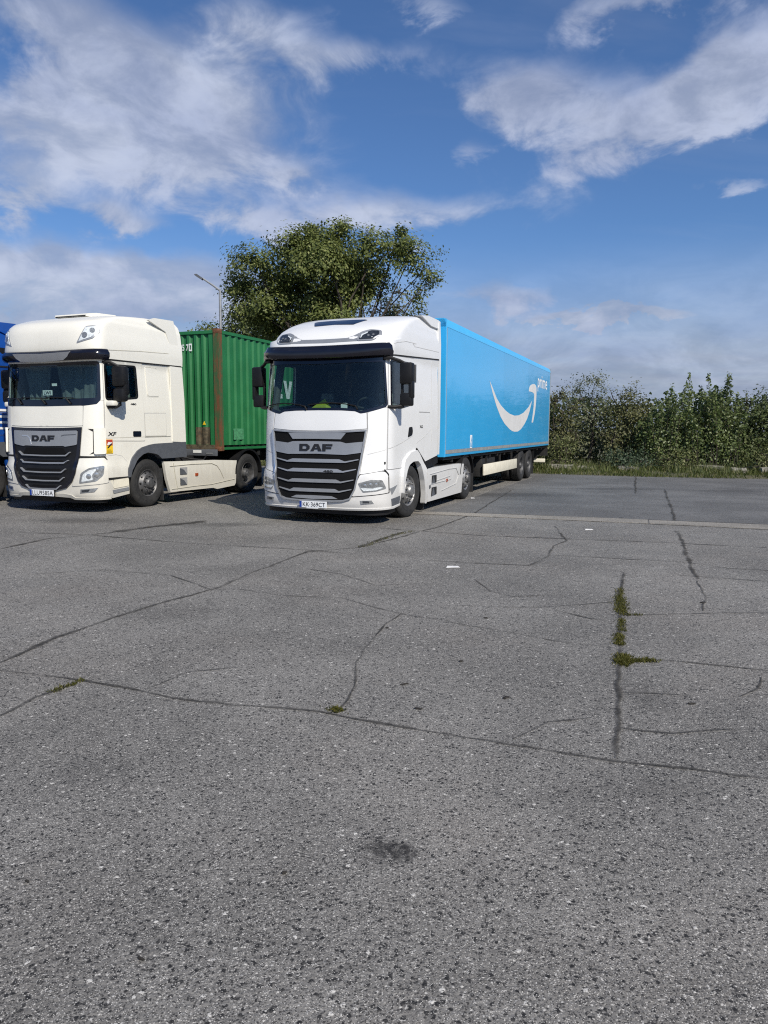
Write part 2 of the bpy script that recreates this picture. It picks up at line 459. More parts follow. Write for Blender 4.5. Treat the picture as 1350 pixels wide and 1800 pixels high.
class MB:
    """collects boxes, tubes, lathes and prisms into one mesh"""
    def __init__(s):
        s.v, s.f = [], []

    def add(s, v, f):
        k = len(s.v)
        s.v += [tuple(p) for p in v]
        s.f += [tuple(i + k for i in q) for q in f]
        return s

    def box(s, x0, x1, y0, y1, z0, z1, b=0.0):
        if b <= 0:
            v = [(x, y, z) for z in (z0, z1) for y in (y0, y1) for x in (x0, x1)]
            return s.add(v, [(0, 2, 3, 1), (4, 5, 7, 6), (0, 1, 5, 4), (2, 6, 7, 3), (0, 4, 6, 2), (1, 3, 7, 5)])
        bm = bmesh.new()
        bmesh.ops.create_cube(bm, size=1)
        for q in bm.verts:
            q.co = ((x0 + x1) / 2 + q.co.x * (x1 - x0), (y0 + y1) / 2 + q.co.y * (y1 - y0), (z0 + z1) / 2 + q.co.z * (z1 - z0))
        bmesh.ops.bevel(bm, geom=bm.edges[:], offset=b, segments=2, affect='EDGES', profile=.5)
        bm.verts.index_update()
        s.add([q.co for q in bm.verts], [[q.index for q in f.verts] for f in bm.faces])
        bm.free()
        return s

    def prism(s, poly, axis, a, b):
        """2D outline extruded along an axis ('x': (y,z), 'y': (x,z), 'z': (x,y))"""
        n = len(poly)
        def P(p, t):
            return {'x': (t, p[0], p[1]), 'y': (p[0], t, p[1]), 'z': (p[0], p[1], t)}[axis]
        ar = sum(poly[i][0] * poly[(i + 1) % n][1] - poly[(i + 1) % n][0] * poly[i][1] for i in range(n))
        if ar < 0:
            poly = poly[::-1]
        if axis == 'y':
            a, b = b, a
        v = [P(p, a) for p in poly] + [P(p, b) for p in poly]
        f = [tuple(range(n - 1, -1, -1)), tuple(range(n, 2 * n))] + [(i, (i + 1) % n, n + (i + 1) % n, n + i) for i in range(n)]
        if a > b:
            f = f if axis == 'y' else [q[::-1] for q in f]
        return s.add(v, f)

    def tube(s, pts, rad, n=8, cap=True):
        pts = [Vector(p) for p in pts]
        if not isinstance(rad, (list, tuple)):
            rad = [rad] * len(pts)
        v, f = [], []
        up = Vector((.13, .27, .95))
        for i, p in enumerate(pts):
            d = (pts[min(i + 1, len(pts) - 1)] - pts[max(i - 1, 0)]).normalized()
            a = d.cross(up)
            if a.length < .05:
                a = d.cross(Vector((1, 0, 0)))
            a.normalize()
            b = d.cross(a)
            for k in range(n):
                t = 2 * math.pi * k / n
                v.append(p + (a * math.cos(t) + b * math.sin(t)) * rad[i])
        for i in range(len(pts) - 1):
            for k in range(n):
                k2 = (k + 1) % n
                f.append((i * n + k, (i + 1) * n + k, (i + 1) * n + k2, i * n + k2))
        if cap:
            f.append(tuple(range(n)))
            f.append(tuple(range((len(pts) - 1) * n + n - 1, (len(pts) - 1) * n - 1, -1)))
        return s.add(v, f)

    def lathe_x(s, prof, n=40, c=(0, 0, 0)):
        """profile of (x, r) turned round the x axis"""
        v, f = [], []
        for (x, r) in prof:
            for k in range(n):
                t = 2 * math.pi * k / n
                v.append((c[0] + x, c[1] + r * math.cos(t), c[2] + r * math.sin(t)))
        for i in range(len(prof) - 1):
            for k in range(n):
                k2 = (k + 1) % n
                f.append((i * n + k, i * n + k2, (i + 1) * n + k2, (i + 1) * n + k))
        return s.add(v, f)

    def build(s, name, mat, parent=None, smooth=35, kind=None):
        return make(name, s.v, s.f, mat, parent, smooth, kind)


# ------------------------------------------------------------------ curved body surfaces


class Loft:
    """a cab body: plan outlines stacked in z; s = signed arc length from the front centre, +s on the vehicle's left"""
    def __init__(s, keys, depth, n, yc, yr, zroof=3.25, wref=1.25):
        s.k = np.array(keys, float)
        s.depth, s.n, s.yc, s.yr, s.zroof = depth, n, yc, yr, zroof
        ph = np.linspace(0, math.pi / 2, 400)
        x = wref * np.sin(ph) ** (2 / n)
        y = depth * (1 - np.cos(ph) ** (2 / n))
        a = np.concatenate([[0], np.cumsum(np.hypot(np.diff(x), np.diff(y)))])
        s.tab = (a, ph)
        s.S0 = float(a[-1])
        s.S1 = s.S0 + (yr - yc)

    def P(s, q, z):
        k = s.k
        yf, w = float(np.interp(z, k[:, 0], k[:, 1])), float(np.interp(z, k[:, 0], k[:, 2]))
        sg = 1 if q >= 0 else -1
        a = abs(q)
        yc = s.yc if z < s.zroof else min(max(s.yc, yf + s.depth), s.yr - .05)
        if a <= s.S0:
            ph = float(np.interp(a, *s.tab))
            e = 2 / s.n
            return Vector((sg * w * math.sin(ph) ** e, yc - (yc - yf) * max(0, math.cos(ph)) ** e, z))
        t = (a - s.S0) / (s.S1 - s.S0)
        return Vector((sg * w, yc + t * (s.yr - yc), z))

    def pn(s, q, z):
        e = .012
        p = s.P(q, z)
        du = s.P(q + e, z) - s.P(q - e, z)
        dv = s.P(q, z + e) - s.P(q, z - e)
        n = du.cross(dv)
        if n.length < 1e-12:
            n = Vector((0, -1, 0))
        return p, n.normalized()


class Flat:
    def __init__(s, o, u, v):
        s.o, s.u, s.v = Vector(o), Vector(u), Vector(v)
        s.nn = s.u.cross(s.v).normalized()

    def pn(s, a, b):
        return s.o + s.u * a + s.v * b, s.nn


def sym(half):
    """outline given for s >= 0 from the top centre to the bottom centre, mirrored"""
    return list(half) + [(-a, b) for a, b in reversed(half) if a > 1e-6]


def mirror(poly):
    return [(-a, b) for a, b in poly]


def rounded(poly, r, k=4):
    out = []
    n = len(poly)
    for i in range(n):
        p0, p, p1 = (Vector(poly[(i + d) % n]) for d in (-1, 0, 1))
        a, b = p0 - p, p1 - p
        t = min(r, a.length * .45, b.length * .45)
        A, B = p + a.normalized() * t, p + b.normalized() * t
        for j in range(k + 1):
            u = j / k
            out.append(tuple(A * (1 - u) ** 2 + p * 2 * u * (1 - u) + B * u * u))
    return out


def resample(poly, h):
    out = []
    n = len(poly)
    for i in range(n):
        a, b = poly[i], poly[(i + 1) % n]
        L = math.hypot(b[0] - a[0], b[1] - a[1])
        if L < 1e-6:
            continue
        m = max(1, int(math.ceil(L / h)))
        for j in range(m):
            out.append((a[0] + (b[0] - a[0]) * j / m, a[1] + (b[1] - a[1]) * j / m))
    return out


def inside(poly, x, y):
    p = np.array(poly)
    r = np.zeros(len(x), bool)
    j = len(p) - 1
    for i in range(len(p)):
        yi, yj, xi, xj = p[i, 1], p[j, 1], p[i, 0], p[j, 0]
        if yi != yj:
            c = ((yi > y) != (yj > y)) & (x < (xj - xi) * (y - yi) / (yj - yi) + xi)
            r ^= c
        j = i
    return r


def patch_geo(poly, S, off, th, holes=(), h=.07):
    P = resample(poly, h)
    loops = [P] + [resample(q, h) for q in holes]
    pts, edges = [], []
    for L in loops:
        k = len(pts)
        pts += L
        edges += [(k + i, k + (i + 1) % len(L)) for i in range(len(L))]
    xs, ys = [p[0] for p in P], [p[1] for p in P]
    gx, gy = np.meshgrid(np.arange(min(xs) + h / 2, max(xs), h), np.arange(min(ys) + h / 2, max(ys), h))
    gx, gy = gx.ravel(), gy.ravel()
    if len(gx):
        ok = inside(P, gx, gy)
        for q in loops[1:]:
            ok &= ~inside(q, gx, gy)
        gx, gy = gx[ok], gy[ok]
        if len(gx):
            B = np.array(pts)
            keep = np.ones(len(gx), bool)
            for i in range(0, len(gx), 2000):
                d = ((gx[i:i + 2000, None] - B[None, :, 0]) ** 2 + (gy[i:i + 2000, None] - B[None, :, 1]) ** 2).min(1)
                keep[i:i + 2000] = d > (h * .4) ** 2
            pts = pts + list(zip(gx[keep].tolist(), gy[keep].tolist()))
    res = delaunay_2d_cdt([Vector(p) for p in pts], edges, [], 0, 1e-6)
    V, F = res[0], res[2]
    vx = np.array([(p.x, p.y) for p in V])
    tri = np.array([f for f in F if len(f) == 3])
    cen = vx[tri].mean(1)
    ok = inside(P, cen[:, 0], cen[:, 1])
    for q in loops[1:]:
        ok &= ~inside(q, cen[:, 0], cen[:, 1])
    tri = tri[ok]
    a, b, c = vx[tri[:, 0]], vx[tri[:, 1]], vx[tri[:, 2]]
    area = (b[:, 0] - a[:, 0]) * (c[:, 1] - a[:, 1]) - (b[:, 1] - a[:, 1]) * (c[:, 0] - a[:, 0])
    tri[area < 0] = tri[area < 0][:, ::-1]
    tri = tri[np.abs(area) > 1e-10]
    used = np.unique(tri)
    mp = {int(o): i for i, o in enumerate(used)}
    n = len(used)
    top, bot = [], []
    for o in used:
        p, nn = S.pn(float(vx[o, 0]), float(vx[o, 1]))
        top.append(p + nn * off)
        bot.append(p + nn * (off - th))
    T = [tuple(mp[int(i)] for i in t) for t in tri]
    cnt = {}
    for t in T:
        for i in range(3):
            cnt[(t[i], t[(i + 1) % 3])] = 1
    F2 = list(T) + [(t[2] + n, t[1] + n, t[0] + n) for t in T]
    for (i, j) in cnt:
        if (j, i) not in cnt:
            F2.append((j, i, i + n, j + n))
    return top + bot, F2


def patch(name, poly, S, mat, parent=None, off=.008, th=.012, holes=(), h=.07, smooth=40):
    v, f = patch_geo(poly, S, off, th, holes, h)
    return make(name, v, f, mat, parent, smooth)


def multi_patch(name, polys, S, mat, parent=None, off=.008, th=.01, h=.07):
    mb = MB()
    for p in polys:
        v, f = patch_geo(p, S, off, th, (), h)
        mb.add(v, f)
    return mb.build(name, mat, parent, 40)


def line_poly(pts, w):
    """thin outline round an open 2D path"""
    L, Rr = [], []
    n = len(pts)
    for i in range(n):
        a, b = pts[max(i - 1, 0)], pts[min(i + 1, n - 1)]
        d = Vector((b[0] - a[0], b[1] - a[1])).normalized()
        nx, ny = -d.y * w / 2, d.x * w / 2
        L.append((pts[i][0] + nx, pts[i][1] + ny))
        Rr.append((pts[i][0] - nx, pts[i][1] - ny))
    return L + Rr[::-1]


def text(name, s, height, mtx, mat, parent=None, width=None, bold=0.0, depth=.003, spacing=1.0):
    cu = bpy.data.curves.new(name, 'FONT')
    cu.body = s
    cu.size = 1
    cu.align_x = 'CENTER'
    cu.align_y = 'CENTER'
    cu.extrude = 0
    cu.offset = bold
    cu.space_character = spacing
    cu.resolution_u = 3
    o = bpy.data.objects.new(name, cu)
    COL.objects.link(o)
    dg = bpy.context.evaluated_depsgraph_get()
    me = bpy.data.meshes.new_from_object(o.evaluated_get(dg))
    bpy.data.objects.remove(o)
    bpy.data.curves.remove(cu)
    n = len(me.vertices)
    co = np.zeros(n * 3)
    me.vertices.foreach_get('co', co)
    co = co.reshape(-1, 3)
    lo, hi = co.min(0), co.max(0)
    co -= (lo + hi) / 2
    k = height / (hi[1] - lo[1])
    kx = width / (hi[0] - lo[0]) if width else k
    faces = [tuple(p.vertices) for p in me.polygons]
    bpy.data.meshes.remove(me)
    top = [mtx @ Vector((c[0] * kx, c[1] * k, depth)) for c in co]
    o2 = make(name, top, faces, mat, parent)
    return o2


def on_front(x, y, z):
    return Matrix(((1, 0, 0, x), (0, 0, -1, y), (0, 1, 0, z), (0, 0, 0, 1)))


def on_left(x, y, z):
    return Matrix(((0, 0, 1, x), (1, 0, 0, y), (0, 1, 0, z), (0, 0, 0, 1)))


def copy_tree(o, parent=None):
    c = o.copy()
    COL.objects.link(c)
    c.parent = parent
    for ch in list(o.children):
        copy_tree(ch, c)
    return c

simple('worn_paint', (.075, .062, .038), .85, var=.5, scale=12, dirt=(.13, .055, .025), dirt_amt=.6)
# ------------------------------------------------------------------ vehicles: shared pieces
WHEEL_MESH = {}


def wheel_meshes(style):
    if style in WHEEL_MESH:
        return WHEEL_MESH[style]
    out = []
    ty = MB()
    prof = [(-.27, .285), (-.295, .33), (-.305, .41), (-.292, .475), (-.262, .500)]
    for gx in (-.235, -.185, -.130, -.080):
        prof += [(gx - .008, .505), (gx - .006, .490), (gx + .006, .490), (gx + .008, .505)]
    prof += [(-.045, .500), (-.016, .475), (-.002, .44), (0, .41), (-.004, .385), (-.001, .38), (-.010, .33), (-.030, .285)]
    ty.lathe_x(prof, 48)
    out.append(('wheel', ty, 'rubber'))
    rm = MB()
    if style == 'rear':
        rm.lathe_x([(-.03, .288), (-.022, .284), (-.028, .276), (-.06, .266), (-.165, .258), (-.178, .235), (-.172, .165), (-.160, .15), (-.158, .12)], 40)
        for k in range(10):
            t = 2 * math.pi * k / 10
            rm.lathe_x([(-.172, .016), (-.125, .016), (-.122, .008), (-.122, 0)], 6, (0, .1675 * math.cos(t), .1675 * math.sin(t)))
        hb = MB().lathe_x([(-.16, .125), (-.08, .12), (-.05, .10), (-.03, .095), (-.028, .05), (-.02, .045), (-.02, 0)], 28)
        hole_x, hole_r = (-.1775, -.171), .205
    else:
        rm.lathe_x([(-.03, .288), (-.022, .284), (-.028, .276), (-.052, .262), (-.066, .25), (-.05, .236), (-.012, .20), (.004, .185), (.006, .12)], 40)
        for k in range(10):
            t = 2 * math.pi * (k + .5) / 10
            rm.lathe_x([(.004, .017), (.042, .016), (.046, .008), (.046, 0)], 6, (0, .152 * math.cos(t), .152 * math.sin(t)))
        hb = MB().lathe_x([(.006, .122), (.02, .118), (.05, .105), (.066, .09), (.07, .06), (.07, 0)], 28)
        hole_x, hole_r = (-.05, -.021), .2185
    ho = MB()
    for k in range(10):
        t = 2 * math.pi * k / 10
        ho.lathe_x([(hole_x[0], .021), (hole_x[1], .021), (hole_x[1], 0)], 10, (0, hole_r * math.cos(t), hole_r * math.sin(t)))
    rim_m = {'front_bright': 'steel', 'rear': 'rim_grey', 'rear_bright': 'steel'}.get(style, 'rim_grey')
    out += [('rim', rm, rim_m), ('hub', hb, 'rim_grey' if style != 'front_bright' else 'steel'), ('rim_opening', ho, 'seam_black')]
    ms = []
    for (nm, mb, mt) in out:
        me = bpy.data.meshes.new(nm)
        me.from_pydata(mb.v, [], mb.f)
        me.polygons.foreach_set('use_smooth', [True] * len(me.polygons))
        me.set_sharp_from_angle(angle=R(35))
        me.materials.append(MATS[mt])
        ms.append((nm, me))
    WHEEL_MESH[style] = ms
    return ms


def wheel(parent, style, x, y, side=1, steer=0.0, r=.505):
    ms = wheel_meshes(style)
    objs = []
    for (nm, me) in ms:
        o = bpy.data.objects.new(nm, me)
        COL.objects.link(o)
        objs.append(o)
    w = objs[0]
    w.parent = parent
    w.location = (x * side, y, r)
    w.rotation_euler = (0, 0, (0 if side > 0 else math.pi) + steer)
    for o in objs[1:]:
        o.parent = w
    return w


def offset_poly(poly, d):
    """shrink (d > 0) a counter-clockwise or clockwise outline"""
    n = len(poly)
    ar = sum(poly[i][0] * poly[(i + 1) % n][1] - poly[(i + 1) % n][0] * poly[i][1] for i in range(n))
    sg = 1 if ar > 0 else -1
    out = []
    for i in range(n):
        a, p, b = Vector(poly[i - 1]), Vector(poly[i]), Vector(poly[(i + 1) % n])
        d0, d1 = (p - a), (b - p)
        if d0.length < 1e-9 or d1.length < 1e-9:
            out.append(tuple(p))
            continue
        d0.normalize()
        d1.normalize()
        n0, n1 = Vector((-d0.y, d0.x)) * sg, Vector((-d1.y, d1.x)) * sg
        m = (n0 + n1)
        if m.length < .2:
            m = n0
        else:
            m = m / max(.35, m.length_squared / 2)
        out.append((p.x + m.x * d, p.y + m.y * d))
    return out


def loft_shell(name, S, zs, zlow, mat, parent, off=.008, ns=96, s_end=None):
    """a closed dome from the outline zlow(s) up to the last row, with back wall"""
    s_end = s_end or S.S1
    q = np.concatenate([-np.linspace(s_end, 0, ns, endpoint=False), np.linspace(0, s_end, ns + 1)])
    v, f = [], []
    m = len(q)
    z0, z1 = zs[0], zs[-1]
    for z in zs:
        for s_ in q:
            zl = zlow(abs(s_))
            zz = zl + (z - z0) * (z1 - zl) / (z1 - z0)
            p, nn = S.pn(float(s_), float(min(zz, z1 - .001)))
            if z < z1 - .25:
                p = p + nn * off
            v.append(p)
    for i in range(len(zs) - 1):
        for k in range(m - 1):
            f.append((i * m + k, i * m + k + 1, (i + 1) * m + k + 1, (i + 1) * m + k))
    L = (len(zs) - 1) * m
    f.append(tuple(L + k for k in range(m)))
    for i in range(len(zs) - 1):     # back wall
        f.append((i * m + m - 1, i * m, (i + 1) * m, (i + 1) * m + m - 1))
    return make(name, v, f, mat, parent, 32)


def sweep(name, S, s0, s1, prof, mat, parent, n=40):
    """a cross-section of (offset, z) pairs carried along the front from s0 to s1"""
    v, f = [], []
    k = 0
    for i in range(n + 1):
        q = s0 + (s1 - s0) * i / n
        pr = prof(q)
        k = len(pr)
        for (o, z) in pr:
            p, nn = S.pn(q, z)
            nn = Vector((nn.x, nn.y, 0)).normalized()
            v.append(p + nn * o)
    for i in range(n):
        for j in range(k):
            f.append((i * k + j, (i + 1) * k + j, (i + 1) * k + (j + 1) % k, i * k + (j + 1) % k))
    f.append(tuple(range(k)))
    f.append(tuple(range(n * k + k - 1, n * k - 1, -1)))
    return make(name, v, f, mat, parent, 40)


DAF_D = ([(0, 0), (.145, 0), (.195, .04), (.195, .085), (.145, .122), (0, .122)], [[(.058, .036), (.120, .036), (.138, .052), (.138, .072), (.120, .088), (.058, .088)]])
DAF_A = ([(0, 0), (.075, .122), (.150, .122), (.215, 0), (.150, 0), (.134, .030), (.078, .030), (.063, 0)], [[(.090, .056), (.122, .056), (.107, .090)]])
DAF_F = ([(0, 0), (.060, 0), (.060, .040), (.165, .040), (.165, .073), (.060, .073), (.060, .088), (.185, .088), (.185, .122), (0, .122)], [])


def maker_badge(S, s0, z0, k, parent, mat='print_black', off=.03):
    x = s0
    for (p, h), adv in ((DAF_D, .212), (DAF_A, .226), (DAF_F, .19)):
        tr = lambda q: [(x + a * k, z0 + b * k) for a, b in q]
        patch('badge_letter', tr(p), S, mat, parent, off, .012, [tr(q) for q in h], .06)
        x += adv * k


def seat(parent, x, y, z):
    mb = MB()
    mb.box(x - .25, x + .25, y - .05, y + .45, z, z + .16, .05)
    mb.box(x - .25, x + .25, y + .40, y + .54, z + .1, z + .80, .05)
    mb.box(x - .14, x + .14, y + .42, y + .53, z + .82, z + 1.02, .04)
    return mb.build('driver_seat', 'cabin_grey', parent)


def steering_wheel(parent, x, y, z):
    mb = MB()
    pts = []
    for k in range(25):
        t = 2 * math.pi * k / 24
        pts.append((x + .22 * math.cos(t), y - .16 * math.sin(t) * .6, z + .22 * math.sin(t) * .75))
    mb.tube(pts, .016, 6)
    mb.tube([(x - .2, y, z), (x, y - .05, z - .03), (x + .2, y, z)], .018, 6)
    return mb.build('steering_wheel', 'cabin_dark', parent)


def set_inner(o, mat, n_top):
    """the inside of a shell gets a trim colour of its own"""
    me = o.data
    me.materials.append(MATS[mat])
    idx = np.zeros(len(me.polygons), int)
    idx[n_top:2 * n_top] = 1
    me.polygons.foreach_set('material_index', idx)


# ------------------------------------------------------------------ white tractor unit
KA = [(.25, -1.24, 1.25), (.36, -1.30, 1.27), (.85, -1.29, 1.27), (.98, -1.24, 1.25), (1.3, -1.20, 1.25), (1.7, -1.17, 1.25), (2.0, -1.12, 1.245),
      (2.9, -.95, 1.21), (3.1, -.92, 1.235), (3.25, -.86, 1.235), (3.35, -.77, 1.232), (3.45, -.63, 1.225), (3.55, -.42, 1.205), (3.65, -.16, 1.195),
      (3.72, .08, 1.18), (3.78, .36, 1.165), (3.83, .7, 1.14), (3.86, 1.0, 1.11), (3.88, 1.35, 1.06)]
A_LOC, A_ROT = (-.7438, 13.9076), -.3824
B_LOC, B_ROT = (-6.1298, 15.7707), -.3875


def build_white_tractor():
    CREASE = 'seam_crease_shade'
    S = Loft(KA, .65, 3.2, -.55, 1.95)
    T = empty('tractor_unit', (A_LOC[0], A_LOC[1], 0), A_ROT, 'bright white tractor unit with silver bar grille, coupled to the blue box trailer', 'truck', 'parked tractor units')
    ws = sym([(0, 2.86), (1.16, 2.89), (1.215, 2.85), (1.285, 2.10), (1.24, 2.055), (.80, 1.945), (.70, 1.985), (.45, 2.0), (0, 2.005)])
    win = rounded([(1.385, 2.86), (2.42, 2.875), (2.42, 2.12), (1.80, 2.035), (1.395, 2.06)], .06)
    low = [(1.70, .275), (1.80, .32), (1.90, .60), (1.97, .80), (2.07, .90), (2.26, 1.025), (2.45, 1.06), (2.62, 1.06), (2.72, 1.22), (2.80, 1.235), (3.18, 1.02), (4.02, 1.125)]
    up = [(4.10, 3.085), (2.7, 3.0), (1.225, 2.925)]
    body = sym([(0, 2.925)] + up[::-1] + low[::-1] + [(0, .275)])
    v, f = patch_geo(body, S, 0, .035, [ws, win, mirror(win)], .07)
    o = make('cab_body', v, f, 'white_paint', T, 40)
    set_inner(o, 'cabin_dark', sum(1 for q in f if len(q) == 3) // 2)
    # roof and its fairings
    zs = [2.95, 3.0, 3.05, 3.1, 3.15, 3.2, 3.25, 3.3, 3.35, 3.4, 3.45, 3.5, 3.55, 3.6, 3.65, 3.69, 3.72, 3.75, 3.78, 3.805, 3.83, 3.845, 3.86, 3.87, 3.88]
    loft_shell('roof', S, zs, lambda s: 2.945 if s < 1.3 else 2.945 + (s - 1.3) * .053, 'white_paint', T)
    MB().box(-1.15, 1.15, -.75, 1.8, 2.90, 2.93).build('headliner', 'cabin_dark', T)
    MB().box(-1.2, 1.2, 1.66, 1.70, 1.05, 2.93).build('rear_bulkhead', 'cabin_grey', T)
    MB().box(-1.2, 1.2, -.95, 1.66, 1.06, 1.10).build('cab_floor', 'cabin_dark', T)
    for sg in (1, -1):
        mb = MB()
        mb.prism([(1.96, 1.14), (2.03, 1.14), (2.06, 1.6), (2.06, 3.4), (2.0, 3.80), (1.90, 3.84), (1.90, 3.10), (1.96, 3.08)], 'x', (1.2 if sg > 0 else -1.235), (1.235 if sg > 0 else -1.2))
        mb.build('side_fairing', 'white_paint', T)
        MB().prism([(.85, 3.835), (1.45, 3.715), (2.03, 3.715), (2.04, 3.87), (1.9, 3.885), (1.25, 3.885)], 'x', (1.0 if sg > 0 else -1.222), (1.222 if sg > 0 else -1.0)).build('roof_deflector', 'white_paint', T, 20)
    # skylight and roof lamps
    patch('skylight', sym([(0, 3.66), (.50, 3.645), (.56, 3.63), (.40, 3.515), (0, 3.535)]), S, 'black_gloss', T, .012, .015, h=.05)
    strip = sym([(0, 3.235), (.45, 3.24), (.56, 3.28), (.64, 3.33), (.66, 3.18), (0, 3.165)])
    patch('lamp_band', strip, S, 'silver', T, .012, .02)
    for mir in (0, 1):
        mm = mirror if mir else (lambda p: p)
        o = patch('roof_light', mm(rounded([(.64, 3.33), (.81, 3.39), (1.03, 3.37), (1.07, 3.27), (.95, 3.185), (.64, 3.18)], .05)), S, 'silver', T, .020, .03, h=.05)
        patch('lamp_recess', mm(rounded([(.70, 3.30), (.85, 3.36), (.99, 3.355), (1.01, 3.29), (.93, 3.215), (.68, 3.205)], .03)), S, 'lamp_dark', o, .026, .012, h=.05)
        patch('lamp_lens', mm([(.70, 3.29), (.80, 3.335), (.80, 3.315), (.725, 3.275), (.715, 3.225), (.70, 3.225)]), S, 'lens_white', o, .029, .006, h=.05)
        for (a, b) in ((.83, 3.265), (.91, 3.28)):
            p, nn = S.pn(-a if mir else a, b)
            p = p + nn * .026
            MB().tube([p, p + nn * .008], .022, 10).build('lamp_bulb', 'lamp_grey', o)
    # sun visor
    patch_top = lambda q: 3.115 + .035 * (abs(q) / 1.33) ** 2 - .05 * max(0, (abs(q) - 1.28) / .05)
    sweep('sun_visor', S, -1.33, 1.33, lambda q: [(.0, patch_top(q) + .015), (.06, patch_top(q)), (.10, patch_top(q) - .08), (.125, patch_top(q) - .10), (.125, patch_top(q) - .17),
          (.105, patch_top(q) - .215), (.08, patch_top(q) - .225), (.0, patch_top(q) - .18)], 'black_gloss', T)
    # windscreen
    g = patch('windscreen', offset_poly(ws, -.012), S, 'windscreen_glass', T, -.006, .006)
    patch('screen_border', offset_poly(ws, -.022), S, 'black_gloss', g, .005, .008, [offset_poly(ws, .028)], .06)
    patch('screen_header', sym([(0, 2.93), (1.2, 2.93), (1.2, 2.82), (0, 2.80)]), S, 'black_gloss', g, .007, .008)
    for (s0, s1) in ((-1.08, -.35), (-.2, .62)):
        wp = MB()
        pts = [S.pn(s0 + (s1 - s0) * k / 8, 2.075 + .035 * math.sin(math.pi * k / 8)) for k in range(9)]
        wp.tube([p + n_ * .03 for p, n_ in pts], .011, 5)
        p, n_ = S.pn(s1, 2.07)
        p2, n2 = S.pn(s1 + .12, 1.995)
        wp.tube([p + n_ * .03, S.pn(s1 + .09, 2.055)[0] + n_ * .035, p2 + n2 * .02], .014, 5)
        wp.build('wiper', 'black_plastic', g)
    # front panels
    fp = sym([(0, 1.985), (.45, 1.98), (.70, 1.965), (.80, 1.925), (.905, 1.94), (.925, 1.672), (.5, 1.64), (0, 1.632)])
    patch('front_panel', rounded(fp, .02), S, 'white_paint', T, .007, .01)
    patch('panel_gap', offset_poly(fp, -.012), S, 'seam_grey', T, .0015, .004)
    cp = [(.93, 1.945), (1.24, 2.035), (1.295, 2.035), (1.29, 1.5), (1.30, .965), (1.2, .945), (.835, .885), (.87, 1.2), (.945, 1.66)]
    for mir in (0, 1):
        mm = mirror if mir else (lambda p: p)
        patch('corner_panel', mm(rounded(cp, .02)), S, 'white_paint', T, .007, .01)
        patch('panel_gap', mm(offset_poly(cp, -.010)), S, 'seam_grey', T, .0015, .004)
        patch('corner_crease', mm([(.95, 1.235), (1.28, 1.315), (1.28, 1.305), (.95, 1.222)]), S, 'seam_crease_shade', T, .0085, .004)
        dr = [(1.315, 2.925), (2.62, 2.975), (2.62, 1.26), (2.42, 1.245), (2.20, 1.19), (2.02, 1.10), (1.90, .97), (1.325, .965)]
        d = patch('door', mm(rounded(dr, .03)), S, 'white_paint', T, .010, .012, [mm(win)])
        patch('panel_gap', mm(offset_poly(dr, -.012)), S, 'seam_grey', T, .002, .004, [mm(offset_poly(win, -.01))])
        patch('side_window', mm(offset_poly(win, -.01)), S, 'side_glass', d, -.004, .006)
        patch('window_seal', mm(offset_poly(win, -.016)), S, 'black_gloss', d, .014, .016, [mm(offset_poly(win, .022))])
        patch('door_handle', mm(rounded([(2.27, 1.70), (2.44, 1.71), (2.47, 1.63), (2.44, 1.555), (2.21, 1.515)], .03)), S, 'black_plastic', d, .018, .012)
        patch('crease_line', mm(line_poly([(1.33, 1.325), (1.9, 1.42), (2.5, 1.545)], .012)), S, 'seam_crease_shade', d, .0115, .003)
        patch('crease_line', mm(line_poly([(1.42, 2.0), (1.75, 2.05), (2.3, 2.15), (2.6, 2.36)], .008)), S, 'seam_crease_shade', d, .0115, .003)
        patch('side_seam', mm(line_poly([(3.69, 3.03), (3.66, 2.2), (3.63, 1.3)], .008)), S, 'seam_crease_shade', T, .003, .003)
        patch('hatch_seam', mm(line_poly([(2.88, 1.995), (3.52, 2.0)], .016)), S, 'seam_grey', T, .003, .003)
        patch('side_seam', mm(line_poly([(2.7, 1.40), (3.2, 1.52), (3.62, 1.68)], .008)), S, 'seam_crease_shade', T, .003, .003)
        patch('roof_seam', mm(line_poly([(1.2, 2.935), (2.7, 3.015), (4.1, 3.092)], .022)), S, 'seam_black', T, .010, .010)
        patch('roof_crease', mm(line_poly([(1.45, 3.14), (2.2, 3.255), (2.45, 3.26), (2.6, 3.20), (4.08, 3.24)], .010)), S, 'seam_crease_shade', T, .0105, .003)
        # wheel arch trim with its rear leg
        fd = [(1.86, .50), (1.87, .82), (2.02, 1.11), (2.30, 1.235), (2.66, 1.272), (2.80, 1.20), (3.12, .96), (3.23, .85), (3.25, .20), (3.14, .20), (3.10, .47), (3.04, .67), (2.87, .99),
              (2.72, 1.06), (2.45, 1.06), (2.26, 1.015), (2.08, .89), (1.98, .76), (1.92, .50)]
        patch('wheel_arch', mm(rounded(fd, .03)), S, 'white_paint', T, .045, .10, h=.06)
        patch('arch_gap', mm(line_poly([(2.70, 1.295), (2.84, 1.215), (3.20, 1.015)], .035)), S, 'seam_black', T, .02, .03)
        patch('skirt_corner', mm([(3.20, 1.01), (4.13, 1.12), (4.13, .97), (3.30, .87)]), S, 'black_plastic', T, -.02, .05)
        # bumper side: headlight housing and its gaps
        hs = [(.835, .875), (1.2, .935), (1.275, .92), (1.33, .86), (1.345, .565), (1.1, .54), (.70, .505), (.76, .70)]
        patch('headlight_housing', mm(rounded(hs, .03)), S, 'white_paint', T, .012, .014)
        patch('panel_gap', mm(offset_poly(hs, -.014)), S, 'seam_black', T, .003, .004)
        h = patch('headlight', mm(rounded([(.80, .735), (1.02, .795), (1.205, .79), (1.285, .64), (1.11, .595), (.885, .575)], .025)), S, 'lamp_silver', T, .018, .018, h=.05)
